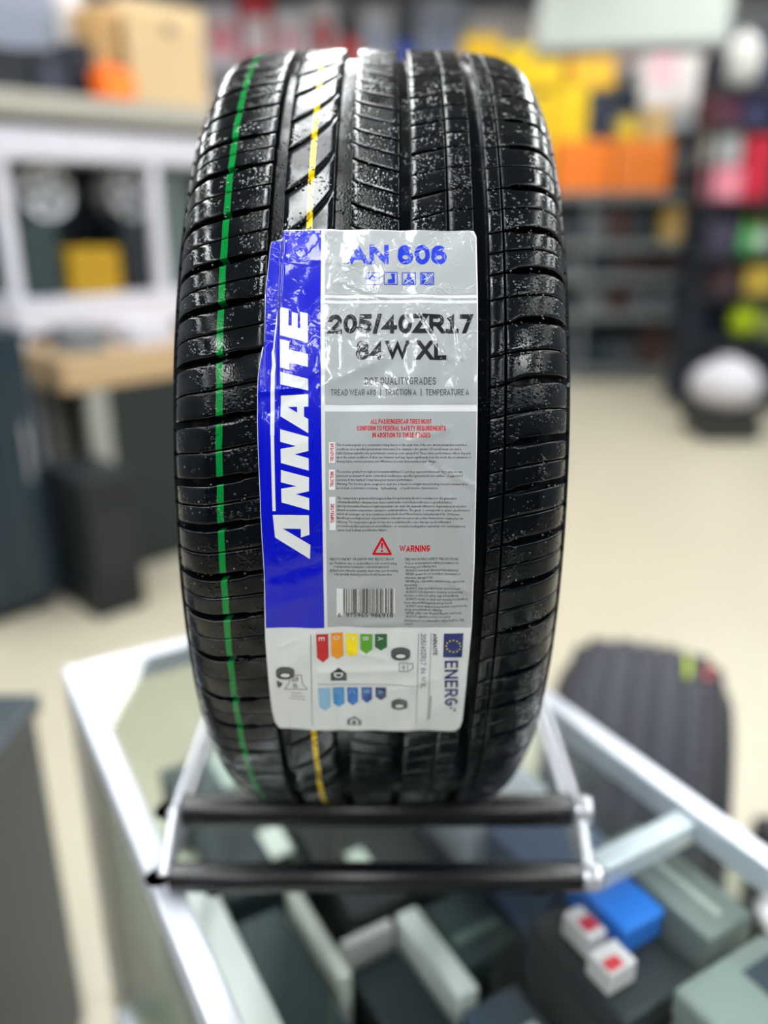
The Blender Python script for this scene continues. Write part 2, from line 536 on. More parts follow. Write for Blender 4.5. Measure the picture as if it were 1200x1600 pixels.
def surf_h(u, v):
    h = .0012
    for a, b, p in WAV:
        h += .00012 * math.sin(u * 260 * a + v * 180 * b + p)
    for (a, b, c, d, hh, wd) in CREASES:
        dx, dy = c - a, d - b; L2 = dx * dx + dy * dy
        t = ((u - a) * dx + (v - b) * dy) / L2
        if t < -.3 or t > 1.3: continue
        tc = min(1, max(0, t))
        dist = math.hypot(u - a - tc * dx, v - b - tc * dy)
        if dist < 3 * wd:
            h += hh * math.exp(-(dist / wd) ** 2)
    # the paper sinks a little into the first groove, and bridges the others
    vt = 1 - smst(-.03, .12, v) * .0
    dent = .0024 * smst(-.0575, -.0545, u) * (1 - smst(-.0485, -.0462, u)) * (smst(.055, .15, v) * .9 + .1)
    h -= dent
    for g0, g1 in ((-.0205, -.012), (.014, .0205), (.0535, .061)):
        c = (g0 + g1) / 2; h -= .00028 * math.exp(-((u - c) / .0035) ** 2)
    # upper edge is held down, right edge lifts slightly
    h += .0006 * smst(.0525, .060, u) * (.5 + .5 * math.sin(v * 55))
    return h
def u2q(u):
    a = np.interp(abs(u), DP[:90, 0], DQ[:90]); return a if u >= 0 else -a
def spt(u, v, off=0.0):
    return Vector(pt(u2q(u), v, surf_h(u, v) + off))
def snorm(u, v):
    e = .0004
    a = spt(u + e, v) - spt(u - e, v); b = spt(u, v + e) - spt(u, v - e)
    n = a.cross(b); n.normalize()
    c = Vector(pt(u, v)); 
    if n.dot(Vector((0, c.y, c.z))) < 0: n = -n
    return n

def label_mat(name, rgb, rough=.32, spec=.2):
    m = bpy.data.materials.new(name); m.use_nodes = True
    nt = m.node_tree; N = nt.nodes; L = nt.links
    b = N['Principled BSDF']; b.inputs['Base Color'].default_value = srgb(*rgb)
    b.inputs['Roughness'].default_value = rough; b.inputs['Specular IOR Level'].default_value = spec
    b.inputs['Coat Weight'].default_value = .75; b.inputs['Coat Roughness'].default_value = .05
    uv = N.new('ShaderNodeUVMap'); uv.uv_map = 'uv'
    # fine crinkles of the film over the paper, stronger near the top
    def noise(scale, det, dist=0.0):
        n = N.new('ShaderNodeTexNoise'); n.inputs['Scale'].default_value = scale; n.inputs['Detail'].default_value = det
        n.inputs['Distortion'].default_value = dist
        L.new(uv.outputs[0], n.inputs['Vector']); return n
    a = noise(90, 3, .6); 
    r1 = N.new('ShaderNodeMath'); r1.operation = 'SUBTRACT'; L.new(noise(75, 3, 1.2).outputs[0], r1.inputs[0]); r1.inputs[1].default_value = .5
    r2 = N.new('ShaderNodeMath'); r2.operation = 'ABSOLUTE'; L.new(r1.outputs[0], r2.inputs[0])
    r3 = N.new('ShaderNodeMapRange'); L.new(r2.outputs[0], r3.inputs[0]); r3.inputs[1].default_value = 0; r3.inputs[2].default_value = .05; r3.inputs[3].default_value = 1; r3.inputs[4].default_value = 0
    sx = N.new('ShaderNodeSeparateXYZ'); L.new(uv.outputs[0], sx.inputs[0])
    up = N.new('ShaderNodeMapRange'); L.new(sx.outputs[1], up.inputs[0]); up.inputs[1].default_value = .12; up.inputs[2].default_value = .175; up.inputs[3].default_value = .08; up.inputs[4].default_value = 2.2
    pm = N.new('ShaderNodeMapRange'); L.new(noise(28, 2).outputs[0], pm.inputs[0]); pm.inputs[1].default_value = .42; pm.inputs[2].default_value = .6
    m1 = N.new('ShaderNodeMath'); m1.operation = 'MULTIPLY'; L.new(r3.outputs[0], m1.inputs[0]); L.new(up.outputs[0], m1.inputs[1])
    m2 = N.new('ShaderNodeMath'); m2.operation = 'MULTIPLY'; L.new(m1.outputs[0], m2.inputs[0]); L.new(pm.outputs[0], m2.inputs[1])
    m3 = N.new('ShaderNodeMath'); m3.operation = 'MULTIPLY_ADD'; L.new(a.outputs[0], m3.inputs[0]); m3.inputs[1].default_value = .55; L.new(m2.outputs[0], m3.inputs[2])
    bp = N.new('ShaderNodeBump'); bp.inputs['Strength'].default_value = .9; bp.inputs['Distance'].default_value = .0008
    L.new(m3.outputs[0], bp.inputs['Height'])
    bq = N.new('ShaderNodeBump'); bq.inputs['Strength'].default_value = .25; bq.inputs['Distance'].default_value = .0006
    L.new(m3.outputs[0], bq.inputs['Height'])
    L.new(bq.outputs[0], b.inputs['Normal']); L.new(bp.outputs[0], b.inputs['Coat Normal'])     # film crinkles more than the paper
    return m
LM = {'white': label_mat('label_white', (226, 229, 230)), 'grey': label_mat('label_silver', (170, 175, 177), .34),
      'blue': label_mat('label_blue', (0, 14, 196), .3), 'black': label_mat('label_black_ink', (20, 22, 26)),
      'ink': label_mat('label_grey_ink', (78, 82, 86)), 'fine': label_mat('label_fine_ink', (42, 46, 50)), 'red': label_mat('label_red_ink', (205, 8, 30)),
      'royal': label_mat('label_royal_ink', (8, 50, 200)), 'navy': label_mat('label_navy_ink', (10, 35, 110)), 'yellow': label_mat('label_yellow_ink', (250, 225, 0)),
      'orange': label_mat('label_orange_ink', (240, 150, 10)), 'rred': label_mat('label_red_arrow', (200, 10, 20)), 'lgreen': label_mat('label_light_green', (90, 165, 30)),
      'dgreen': label_mat('label_dark_green', (0, 95, 45)), 'b1': label_mat('label_blue_one', (140, 190, 225)), 'b2': label_mat('label_blue_two', (50, 145, 215)),
      'b3': label_mat('label_blue_three', (15, 110, 200)), 'b4': label_mat('label_blue_four', (20, 75, 160)), 'b5': label_mat('label_blue_five', (15, 40, 100)),
      'indigo': label_mat('label_indigo_ink', (40, 40, 105)), 'faint': label_mat('label_faint_ink', (165, 168, 168))}

def stick(name, bm, m, off, parent, label=None, step=.0016):
    """bm is flat in (u, v): cut it into small faces and lay it on the label's surface"""
    us = [v.co.x for v in bm.verts]; vs = [v.co.y for v in bm.verts]
    if not us: return None
    for ax, (lo, hi) in enumerate(((min(us), max(us)), (min(vs), max(vs)))):
        k = math.ceil(lo / step)
        while hi - lo > step * .9 and k * step < hi:
            co = Vector((k * step, 0, 0)) if ax == 0 else Vector((0, k * step, 0))
            no = Vector((1, 0, 0)) if ax == 0 else Vector((0, 1, 0))
            bmesh.ops.bisect_plane(bm, geom=bm.verts[:] + bm.edges[:] + bm.faces[:], plane_co=co, plane_no=no, dist=1e-7)
            k += 1
    bm.normal_update()
    for f in bm.faces:
        if f.normal.z < 0: f.normal_flip()
    me = bpy.data.meshes.new(name); bm.to_mesh(me); bm.free()
    UV = [(v.co.x, v.co.y) for v in me.vertices]
    nr = []
    for v in me.vertices:
        u_, v_ = UV[v.index]
        v.co = spt(u_, v_, off)
        nr.append(snorm(u_, v_))
    ul = me.uv_layers.new(name='uv')
    for lp in me.loops: ul.data[lp.index].uv = UV[lp.vertex_index]
    # faces must look outward
    if me.polygons:
        p = max(me.polygons, key=lambda p: p.area)
        if p.normal.dot(nr[p.vertices[0]]) < 0: me.flip_normals()
    me.shade_smooth()
    me.normals_split_custom_set_from_vertices(nr)
    o = link(name, me, LM[m], parent)
    if label: o['label'] = label
    return o
def poly_bm(polys):
    bm = bmesh.new()
    for P in polys:
        vs = [bm.verts.new((p[0], p[1], 0)) for p in P]
        f = bm.faces.new(vs)
    bmesh.ops.triangulate(bm, faces=bm.faces[:], ngon_method='EAR_CLIP')
    return bm
def P(*pts): return [px2sv(x, y) for x, y in pts]

# outline, measured down each side
EL = [(360, 440), (371, 439), (372, 424), (380, 421), (450, 414), (530, 412), (560, 407), (590, 403), (650, 402), (750, 405), (900, 413), (1000, 415), (1110, 425), (1128, 430), (1137, 436), (1141, 446)]
ER = [(360, 734), (363, 740), (372, 744), (450, 746), (600, 746), (750, 744), (850, 742), (980, 737), (1000, 735), (1060, 729), (1125, 722), (1135, 718), (1141, 710)]
outl = P(*[(x, y) for y, x in EL]) ; outr = P(*[(x, y) for y, x in ER])
def build_label():
    vt = px2sv(590, 360)[1]; vb = px2sv(590, 1141)[1]
    lv = [p[1] for p in outl][::-1]; lu = [p[0] for p in outl][::-1]
    rv = [p[1] for p in outr][::-1]; ru = [p[0] for p in outr][::-1]
    nv, nu = 330, 130
    vs, uv, nr = [], [], []
    for j in range(nv + 1):
        v = vb + (vt - vb) * j / nv
        a = np.interp(v, lv, lu); b = np.interp(v, rv, ru)
        for i in range(nu + 1):
            u = a + (b - a) * i / nu
            vs.append(spt(u, v)); uv.append((u, v)); nr.append(snorm(u, v))
    fs = [(j * (nu + 1) + i, j * (nu + 1) + i + 1, (j + 1) * (nu + 1) + i + 1, (j + 1) * (nu + 1) + i) for j in range(nv) for i in range(nu)]
    me = bpy.data.meshes.new('paper_label'); me.from_pydata(vs, [], fs); me.update()
    if me.polygons[0].normal.dot(nr[0]) < 0: me.flip_normals()
    ul = me.uv_layers.new(name='uv')
    for lp in me.loops: ul.data[lp.index].uv = uv[lp.vertex_index]
    me.shade_smooth(); me.normals_split_custom_set_from_vertices(nr)
    o = link('paper_label', me, LM['white'], tyre)
    so = o.modifiers.new('thick', 'SOLIDIFY'); so.thickness = .00025; so.offset = -1
    o['label'] = 'long white, silver and blue printed paper label with crinkled film'
    return o
lab = build_label()
O1, O2, O3, O4 = .00020, .00032, .00044, .00056

def text(s, x0, yb, x1, cap, m='ink', d='h', bold=0.0, off=O2, name='printed_text', res=2):
    """d: h = reads left to right from (x0, yb) to x1; down / up = reads along y, from yb to x1, letters cap wide at x0"""
    cu = bpy.data.curves.new('t', 'FONT'); cu.body = s; cu.size = 1; cu.resolution_u = res; cu.offset = bold
    o = bpy.data.objects.new('t', cu)
    col.objects.link(o)
    me = o.to_mesh()
    bm = bmesh.new(); bm.from_mesh(me)
    o.to_mesh_clear(); bpy.data.objects.remove(o); bpy.data.curves.remove(cu)
    xs = [v.co.x for v in bm.verts]
    a, b = min(xs), max(xs)
    CAPH = .729
    if d == 'h':
        p0 = px2sv(x0, yb); p1 = px2sv(x1, yb); p2 = px2sv((x0 + x1) / 2, yb - cap); pm = px2sv((x0 + x1) / 2, yb)
        eu = np.array(p1) - p0; ev = np.array([0, p2[1] - pm[1]])
    elif d == 'down':     # starts at y=yb, ends at y=x1, letter feet at x0, tops at x0+cap
        p0 = px2sv(x0, yb); p1 = px2sv(x0, x1); p2 = px2sv(x0 + cap, yb)
        eu = np.array(p1) - p0; ev = np.array([p2[0] - p0[0], 0])
    else:                 # up: starts at y=yb and climbs to y=x1, letter feet at x0, tops at x0-cap
        p0 = px2sv(x0, yb); p1 = px2sv(x0, x1); p2 = px2sv(x0 - cap, yb)
        eu = np.array(p1) - p0; ev = np.array([p2[0] - p0[0], 0])
    for v in bm.verts:
        tx = (v.co.x - a) / (b - a); ty = v.co.y / CAPH
        q = np.array(p0) + eu * tx + ev * ty
        v.co = (q[0], q[1], 0)
    return stick(name, bm, m, off, lab)
def _arc(cx, cy, rx, ry, a0, a1, n=10):
    return [(cx + rx * math.cos(math.radians(a0 + (a1 - a0) * k / n)), cy + ry * math.sin(math.radians(a0 + (a1 - a0) * k / n))) for k in range(n + 1)]
_O = _arc(.5, .5, .5, .5, 90, 450, 24)
GL = {'A': (1.05, [[(0, 0), (.5, 1), (1, 0)], [(.17, .3), (.83, .3)]]), 'B': (.95, [[(0, 0), (0, 1), (.6, 1)] + _arc(.62, .77, .33, .23, 90, -90) + [(0, .54)], [(0, .54), (.6, .54)] + _arc(.64, .27, .36, .27, 90, -90) + [(0, 0)]]),
      'C': (.95, [_arc(.5, .5, .5, .5, 48, 312, 20)]), 'D': (.98, [[(0, 0), (0, 1), (.5, 1)] + _arc(.5, .5, .5, .5, 90, -90, 16) + [(0, 0)]]),
      'E': (.85, [[(1, 1), (0, 1), (0, 0), (1, 0)], [(0, .52), (.88, .52)]]), 'F': (.8, [[(1, 1), (0, 1), (0, 0)], [(0, .5), (.85, .5)]]),
      'G': (1.0, [_arc(.5, .5, .5, .5, 50, 330, 20) + [(.95, .45), (.55, .45)]]), 'H': (.95, [[(0, 0), (0, 1)], [(1, 0), (1, 1)], [(0, .52), (1, .52)]]),
      'I': (.0, [[(.5, 0), (.5, 1)]]), 'L': (.8, [[(0, 1), (0, 0), (1, 0)]]), 'M': (1.3, [[(0, 0), (0, 1)], [(1, 0), (1, 1)], [(.04, 1), (.5, .15), (.96, 1)]]),
      'N': (1.05, [[(0, 0), (0, 1)], [(1, 0), (1, 1)], [(.03, 1), (.97, 0)]]), 'O': (1.05, [_O]), 'P': (.9, [[(0, 0), (0, 1), (.6, 1)] + _arc(.65, .73, .35, .27, 90, -90) + [(0, .46)]]),
      'Q': (1.05, [_O, [(.6, .25), (1, -.05)]]), 'R': (.95, [[(0, 0), (0, 1), (.6, 1)] + _arc(.65, .73, .33, .27, 90, -90) + [(0, .46)], [(.5, .46), (1, 0)]]),
      'S': (.9, [_arc(.5, .74, .46, .26, 35, 250, 12) + _arc(.5, .27, .5, .27, 85, -150, 12)]), 'T': (.9, [[(0, 1), (1, 1)], [(.5, 1), (.5, 0)]]),
      'U': (.95, [[(0, 1), (0, .4)] + _arc(.5, .4, .5, .4, 180, 360, 12) + [(1, 1)]]), 'V': (1.0, [[(0, 1), (.5, 0), (1, 1)]]),
      'W': (1.55, [[(0, 1), (.25, 0), (.5, .95), (.75, 0), (1, 1)]]), 'X': (1.0, [[(0, 0), (1, 1)], [(0, 1), (1, 0)]]), 'Y': (1.0, [[(0, 1), (.5, .45), (1, 1)], [(.5, .45), (.5, 0)]]),
      'Z': (.9, [[(0, 1), (1, 1), (0, 0), (1, 0)]]), '0': (.85, [_O]), '1': (.8, [[(.05, .78), (.5, 1), (.5, 0)], [(0, 0), (1, 0)]]),
      '2': (.85, [_arc(.5, .72, .48, .28, 165, -25, 12) + [(0, 0), (1, 0)]]), '3': (.85, [_arc(.5, .75, .45, .25, 150, -85, 12) + _arc(.5, .26, .5, .26, 85, -150, 12)]),
      '4': (.9, [[(.72, 0), (.72, 1), (0, .26), (1, .26)]]), '5': (.85, [[(.95, 1), (.14, 1), (.08, .54)] + _arc(.48, .31, .52, .31, 115, -150, 14)]),
      '6': (.85, [_arc(.5, .32, .5, .32, 0, 360, 18), [(.0, .32), (.03, .62)] + _arc(.5, .66, .47, .34, 170, 35, 8)]),
      '7': (.8, [[(0, 1), (1, 1), (.35, 0)]]), '8': (.85, [_arc(.5, .76, .43, .24, 0, 360, 18), _arc(.5, .27, .5, .27, 0, 360, 18)]),
      '9': (.85, [_arc(.5, .68, .5, .32, 0, 360, 18), [(1, .68), (.97, .38)] + _arc(.5, .34, .47, .34, -10, -145, 8)]),
      '/': (.5, [[(0, -.03), (1, 1.03)]]), '|': (.0, [[(.5, -.15), (.5, 1.1)]])}
def stroke_text(s, x0, yb, x1, cap, m='ink', d='h', sw=.2, off=O2, aspect=.62, gap=.14, name='lettering'):
    """lettering drawn as strokes; sw is the stroke width in cap heights"""
    bm = bmesh.new(); cur = 0.0; quads = []
    for ch in s:
        if ch == ' ': cur += .42 * aspect; continue
        wd, strokes = GL[ch]
        W = max(wd * aspect, sw)
        for st_ in strokes:
            pts_ = [(cur + sw / 2 + x * (W - sw), sw / 2 + y * (1 - sw)) for x, y in st_]
            n = len(pts_); closed = n > 2 and math.hypot(pts_[0][0] - pts_[-1][0], pts_[0][1] - pts_[-1][1]) < 1e-6
            L_, R_ = [], []
            for i, p in enumerate(pts_):
                a = pts_[i - 1] if i > 0 else (pts_[-2] if closed else None)
                b = pts_[i + 1] if i < n - 1 else (pts_[1] if closed else None)
                def nrm(u, v):
                    dx, dy = v[0] - u[0], v[1] - u[1]; l = math.hypot(dx, dy) or 1; return -dy / l, dx / l
                if a is None: nx, ny = nrm(p, b); k = 1; e = nrm(p, b); ext = (-.0, 0)
                elif b is None: nx, ny = nrm(a, p); k = 1
                else:
                    n1, n2 = nrm(a, p), nrm(p, b); nx, ny = n1[0] + n2[0], n1[1] + n2[1]; l = math.hypot(nx, ny) or 1; nx /= l; ny /= l
                    k = 1 / max(.45, nx * n1[0] + ny * n1[1])
                q = p
                if not closed and (a is None or b is None):
                    o_ = b if a is None else a; dx, dy = p[0] - o_[0], p[1] - o_[1]; l = math.hypot(dx, dy) or 1
                    if abs(dx) < 1e-6 or abs(dy) < 1e-6: q = (p[0] + dx / l * sw / 2, p[1] + dy / l * sw / 2)
                    elif abs(dy) > abs(dx) and (p[1] < .3 or p[1] > .7): q = (p[0] + dx / abs(dy) * sw / 2, p[1] + (1 if dy > 0 else -1) * sw / 2); nx, ny = (nx / abs(nx)) * 1.0, 0; k = math.hypot(dx, dy) / abs(dy)
                L_.append((q[0] + nx * k * sw / 2, q[1] + ny * k * sw / 2)); R_.append((q[0] - nx * k * sw / 2, q[1] - ny * k * sw / 2))
            if ch not in '|/Q':
                L_ = [(x, min(1.01, max(-.01, y))) for x, y in L_]; R_ = [(x, min(1.01, max(-.01, y))) for x, y in R_]
            for i in range(n - 1): quads.append([L_[i], L_[i + 1], R_[i + 1], R_[i]])
        cur += W + gap
    T = cur - gap
    if d == 'h':
        p0 = px2sv(x0, yb); p1 = px2sv(x1, yb); p2 = px2sv((x0 + x1) / 2, yb - cap); pm = px2sv((x0 + x1) / 2, yb)
        eu = np.array(p1) - p0; ev = np.array([0, p2[1] - pm[1]])
    else:
        p0 = px2sv(x0, yb); p1 = px2sv(x0, x1); p2 = px2sv(x0 + (cap if d == 'down' else -cap), yb)
        eu = np.array(p1) - p0; ev = np.array([p2[0] - p0[0], 0])
    for qd in quads:
        vs = []
        for x, y in qd:
            q = np.array(p0) + eu * (x / T) + ev * y; vs.append(bm.verts.new((q[0], q[1], 0)))
        try: bm.faces.new(vs)
        except ValueError: pass
    bmesh.ops.triangulate(bm, faces=bm.faces[:])
    return stick(name, bm, m, off, lab)
def shape(polys, m, off=O1, name='print', label=None):
    return stick(name, poly_bm([P(*p) for p in polys]), m, off, lab, label)
def disc(cx, cy, r, n=20, r2=None):
    r2 = r2 or r
    return [(cx + r * math.cos(2 * math.pi * k / n), cy + r2 * math.sin(2 * math.pi * k / n)) for k in range(n)]
def ringp(cx, cy, r0, r1, n=20, k0=0, k1=None, sy=1.0):
    out = []
    k1 = n if k1 is None else k1
    for k in range(k0, k1):
        a, b = 2 * math.pi * k / n, 2 * math.pi * (k + 1) / n
        out.append([(cx + r1 * math.cos(a), cy + sy * r1 * math.sin(a)), (cx + r1 * math.cos(b), cy + sy * r1 * math.sin(b)), (cx + r0 * math.cos(b), cy + sy * r0 * math.sin(b)), (cx + r0 * math.cos(a), cy + sy * r0 * math.sin(a))])
    return out
def line(x0, y0, x1, y1, w_):
    dx, dy = x1 - x0, y1 - y0; L = math.hypot(dx, dy); nx, ny = -dy / L * w_ / 2, dx / L * w_ / 2
    return [(x0 + nx, y0 + ny), (x1 + nx, y1 + ny), (x1 - nx, y1 - ny), (x0 - nx, y0 - ny)]

# blue field, silver fields
e = 1.2
shape([[(440, 361), (502, 361), (502, 660), (504, 800), (507, 980), (416, 980), (414, 900), (406, 750), (403, 650), (404, 590), (408, 560), (413, 530), (415, 450), (422, 380), (424.5, 373), (439.5, 373)]], 'blue', name='blue_field', label='blue printed band')
shape([[(508, 362), (733, 362), (742, 373), (744, 461), (508, 461)], [(508, 475), (744.5, 475), (744.5, 632), (508, 632)],
       [(508, 643), (744, 643), (742.5, 760), (740, 850), (735.5, 979), (512, 979), (510, 850)],
       [(508, 466.5), (744, 466.5), (744, 469.5), (508, 469.5)]], 'grey', name='silver_field', label='silver printed panels')
# brand lettering, read upwards
c3 = lambda *p: [(400 + x / 3.3333, 640 + y / 3.3333) for x, y in p]
c8 = lambda *p: [(400 + x / 6.6667, 640 + y / 6.6667) for x, y in p]
c1 = lambda *p: [(400 + x / 7.273, 460 + y / 7.273) for x, y in p]
letters = [c3((88, 548), (277, 548), (279, 650), (234, 665), (234, 620), (140, 620), (284, 703), (282, 777), (100, 666)),
           c8((262, 628), (553, 705), (553, 848), (415, 880), (555, 920), (557, 1045), (268, 965), (265, 822), (425, 797), (262, 755)),
           c8((255, 205), (548, 285), (548, 430), (402, 465), (550, 508), (551, 635), (262, 555), (258, 410), (420, 380), (255, 335)),
           c1((285, 1152), (596, 1134), (596, 1277), (547, 1277), (547, 1390), (596, 1418), (597, 1578), (280, 1386)),
           c1((277, 880), (594, 962), (596, 1093), (280, 1024)),
           c1((272, 510), (380, 537), (380, 630), (592, 680), (592, 826), (382, 775), (380, 860), (277, 832)),
           c1((270, 142), (372, 166), (370, 355), (407, 360), (407, 201), (475, 218), (475, 383), (505, 387), (501, 200), (590, 219), (590, 550), (272, 468))]
shape(letters, 'white', O2, 'brand_lettering')
shape([c1((365, 1280), (467, 1278), (470, 1345))], 'blue', O3, 'letter_counter')
shape([c1((235, 172), (250, 172), (247, 230), (216, 480), (206, 640), (222, 800), (212, 900), (210, 1600), (164, 1600), (166, 900), (180, 800), (174, 650), (190, 600), (205, 440)),
       c3((75, 0), (93, 0), (104, 528), (87, 528))], 'white', O2, 'brand_rule')

stroke_text('AN 606', 545, 414, 698, 30, 'royal', sw=.25, aspect=1.0, gap=.07)
stroke_text('205/40ZR17', 513, 522, 738, 30, 'black', sw=.235, aspect=.92, gap=.07)
stroke_text('84W XL', 556, 563, 697, 30, 'black', sw=.235, aspect=.92, gap=.08)
stroke_text('DOT QUALITYGRADES', 570, 601.5, 681, 11.5, 'ink', sw=.14, aspect=.62, gap=.16)
stroke_text('TREAD WEAR 480   |   TRACTION A   |   TEMPERATURE A', 517, 618, 732, 9.5, 'ink', sw=.14, aspect=.58, gap=.13)
stroke_text('ALL PASSENGERCAR TIRES MUST', 579, 662.5, 674, 7.6, 'red', sw=.165, aspect=.58, gap=.12)
stroke_text('CONFORM TO FEDERAL SAFETY REQUIREMENTS', 558, 673, 696, 7.6, 'red', sw=.165, aspect=.58, gap=.12)
stroke_text('IN ADDITION TO THESE GRADES', 582, 683.5, 672, 7.6, 'red', sw=.165, aspect=.58, gap=.12)
shape([[(514, 691), (523.5, 691), (523.5, 723), (514, 723)], [(514, 733.5), (523.5, 733.5), (523.5, 765), (514, 765)], [(514.5, 776), (524, 776), (524.5, 828), (515, 828)]], 'white', O2, 'side_tab')
stroke_text('TREADWEAR', 521.8, 721, 693, 5.8, 'red', 'up', sw=.165, off=O3)
stroke_text('TRACTION', 521.8, 760, 737, 5.8, 'red', 'up', sw=.165, off=O3)
stroke_text('TEMPERATURE', 522.5, 817, 787, 5.8, 'red', 'up', sw=.165, off=O3)
fine = [
 (526, 697, 728, 'The treadweargrade is a comparative rating based on the wear rate of the tire whentestedundercontrolled'),
 (526, 703.4, 720, 'conditions on a specified government testcourse For example a tire graded 150 would wear one and a'),
 (526, 709.8, 735, 'half(1/2)times aswellon the government course as a tire graded100 These lative performance oftires depends'),
 (526, 716.2, 735, 'upon the actual conditions of their use however and may depart significantly from the norm due to variations in'),
 (526, 722.6, 682, 'driving habits service practices and differences in road characteristics and climate.'),
 (526, 738.6, 722, 'The traction grades,from highest tolowestareAAAand C and they represent thetiresabilityto stop on wet'),
 (526, 745, 722, 'pavement as measured under controlled conditionson specified government test surfaces of asphaltand'),
 (526, 751.4, 645, 'concrete A tire marked C may have poor traction performance.'),
 (526, 757.8, 730, 'Warning The traction grade assigned to each tire is based on straight-ahead braking traction testsand does'),
 (526, 764.2, 684, 'not include acceleration cornering    hydroplaning,    or peak traction characteristics'),
 (527, 780, 713, 'The temperature gradesareA(thehighest) BandCrepresenting the tire\'s resistance to the generation'),
 (527, 786.2, 706, 'ofheatanditsabilityto dissipate heat when tested under controlledconditionson a specified indoor'),
 (527, 792.4, 728, 'laboratorytestwheelSustained hightemperature can cause the material ofthetireto degenerateandreducetire'),
 (527, 798.6, 734, 'lifeand excessive temperature canlead to suddentirefailure. The grade C corresponds to alevel ofperformance'),
 (527, 804.8, 718, 'which all passenger car tires mustmeet undertheFederal MotorVehicle SafetyStandard No 109Grades'),
 (527, 811, 724, 'BandArepresenthigherlevels of performance onthelaboratorytest wheel than theminimum required by law.'),
 (527, 817.2, 704, 'Warning The temperature grade for this tire is established for a tire that isproperly inflatedand'),
 (527, 823.4, 727, 'notoverloadedExcessivespeed underinflation - or excessive loadingeither separately orin combinationcan'),
 (527, 829.6, 604, 'cause heat buildup possibletire failure'),
 (515, 875, 615, 'SERIOUS INJURY OR DEATH MAY RESULT FROM'),
 (515, 881.5, 620, '(A) Tirefailure due to underinflation and oroverloading'),
 (522, 887, 607, 'Followowner\'smanualor vehicletireplacard'),
 (515, 893, 622, '(B)Explosion oftirerim assembly dueto improper mounting'),
 (521, 898.6, 612, 'Only specially trained persons should mount tires'),
 (632, 875, 716, 'TIRE MOUNTING SAFETY PRECAUTIONS'),
 (634, 881, 717, 'Follow tireinstallation safety procedures for'),
 (632, 886.6, 682, 'mounting and inflating tires'),
 (634, 892.2, 716, 'ALWAYS matchrim diametertotirediameter'),
 (634, 897.8, 719, 'NEVER mount tire on a cracked rimorusted or'),
 (632, 903.6, 676, 'otherwise damaged rim'),
 (634, 909.2, 725, 'NEVER put a flammable substance into atireorrim'),
 (632, 915, 652, 'assembly'),
 (634, 920.4, 719, 'ALWAYS clean and lubricaterim and tire beads'),
 (634, 926, 722, 'ALWAYS lock therimtire assembly on mounting'),
 (632, 931.6, 716, 'machine or place in safety cage wheninflating'),
 (634, 937.2, 731, 'ALWAYS useclip on chuck and extension hoseandkeep'),
 (632, 942.8, 706, 'hose wheninflatingandseating beads'),
 (634, 948.2, 730, 'ALWAYS useair gaugeand airpressureto reach from the'),
 (632, 953.6, 690, 'tiring assemblywhen inflating'),
 (634, 959, 721, 'NEVER inflate over 40 psi(275kpa)to seat beads'),
 (634, 964.4, 704, 'ALWAYS adjusttire pressure to vehicle'),
 (632, 969.8, 725, 'manufacturer\'s recommendation when beads are fully'),
 (632, 975, 645, 'seated.')]
for (x0, yb, x1, s_) in fine:
    text(s_, x0, yb, x1, 4.2, 'fine', off=O2, res=1, name='fine_print')
# warning sign
def thick_tri(pts, wd, m, off, name):
    shape([line(*pts[i], *pts[(i + 1) % 3], wd) for i in range(3)] + [disc(p[0], p[1], wd / 2, 10) for p in pts], m, off, name)
thick_tri([(597, 841), (610.5, 865), (583.5, 865)], 3.4, 'red', O2, 'warning_triangle')
shape([[(595.2, 848), (598.8, 848), (597.9, 857), (596.1, 857)], disc(597, 860.4, 1.7, 12)], 'red', O2, 'exclamation_mark')
stroke_text('WARNING', 624, 861.5, 672, 10, 'red', sw=.19, aspect=.66, gap=.1)
# barcode
shape([[(526, 919), (536, 919), (536, 962), (526, 962)], [(538, 919), (617, 919), (617, 957), (538, 957)]], 'white', O2, 'barcode_ground')
rb = random.Random(5)
bars = []; x = 537.5
while x < 616:
    wd = rb.choice((.8, .8, 1.4, 2.2)); 
    bars.append([(x, 919), (x + wd, 919), (x + wd, 957), (x, 957)]); x += wd + rb.choice((.8, 1.2, 1.8))
shape(bars, 'black', O3, 'barcode')
text('6  975965 986918', 528, 963.5, 614, 7, 'black', off=O3)
# four pictograms
for k in range(4):
    x = 572 + k * 28.3
    shape([line(x, 427, x + 20.5, 427, 1.2), line(x + 20.5, 427, x + 20.5, 445.5, 1.2), line(x + 20.5, 445.5, x, 445.5, 1.2), line(x, 445.5, x, 427, 1.2)], 'royal', O2, 'pictogram_frame')
shape(ringp(582, 436, 2.6, 4.6) + [[(576, 436), (579, 433), (579, 439)], [(580, 430.5), (583, 430.5), (583, 433), (580, 433)], disc(582, 437, 1.6, 10)], 'royal', O2, 'pictogram')
shape([[(612, 429), (617, 429), (617, 444), (606, 444), (606, 438), (612, 437)], disc(613, 431, 2.4, 10)], 'royal', O2, 'pictogram')
shape([disc(639, 431, 2.8, 14), [(637, 433), (641, 433), (646, 438), (647.5, 445), (630.5, 445), (632, 438)]], 'royal', O2, 'pictogram')
shape([line(633, 436.5, 645, 444, 1.1), line(645, 436.5, 633, 444, 1.1)], 'grey', O3, 'pictogram_strap')
shape([[(658, 428), (664, 431), (666, 436), (664, 442), (661, 445), (658, 444)]] + ringp(664, 437, 6, 7.2, 20, -4, 5) + ringp(664, 437, 9, 10.2, 20, -4, 5) + ringp(664, 437, 11.8, 12.8, 20, -3, 3), 'royal', O2, 'pictogram')

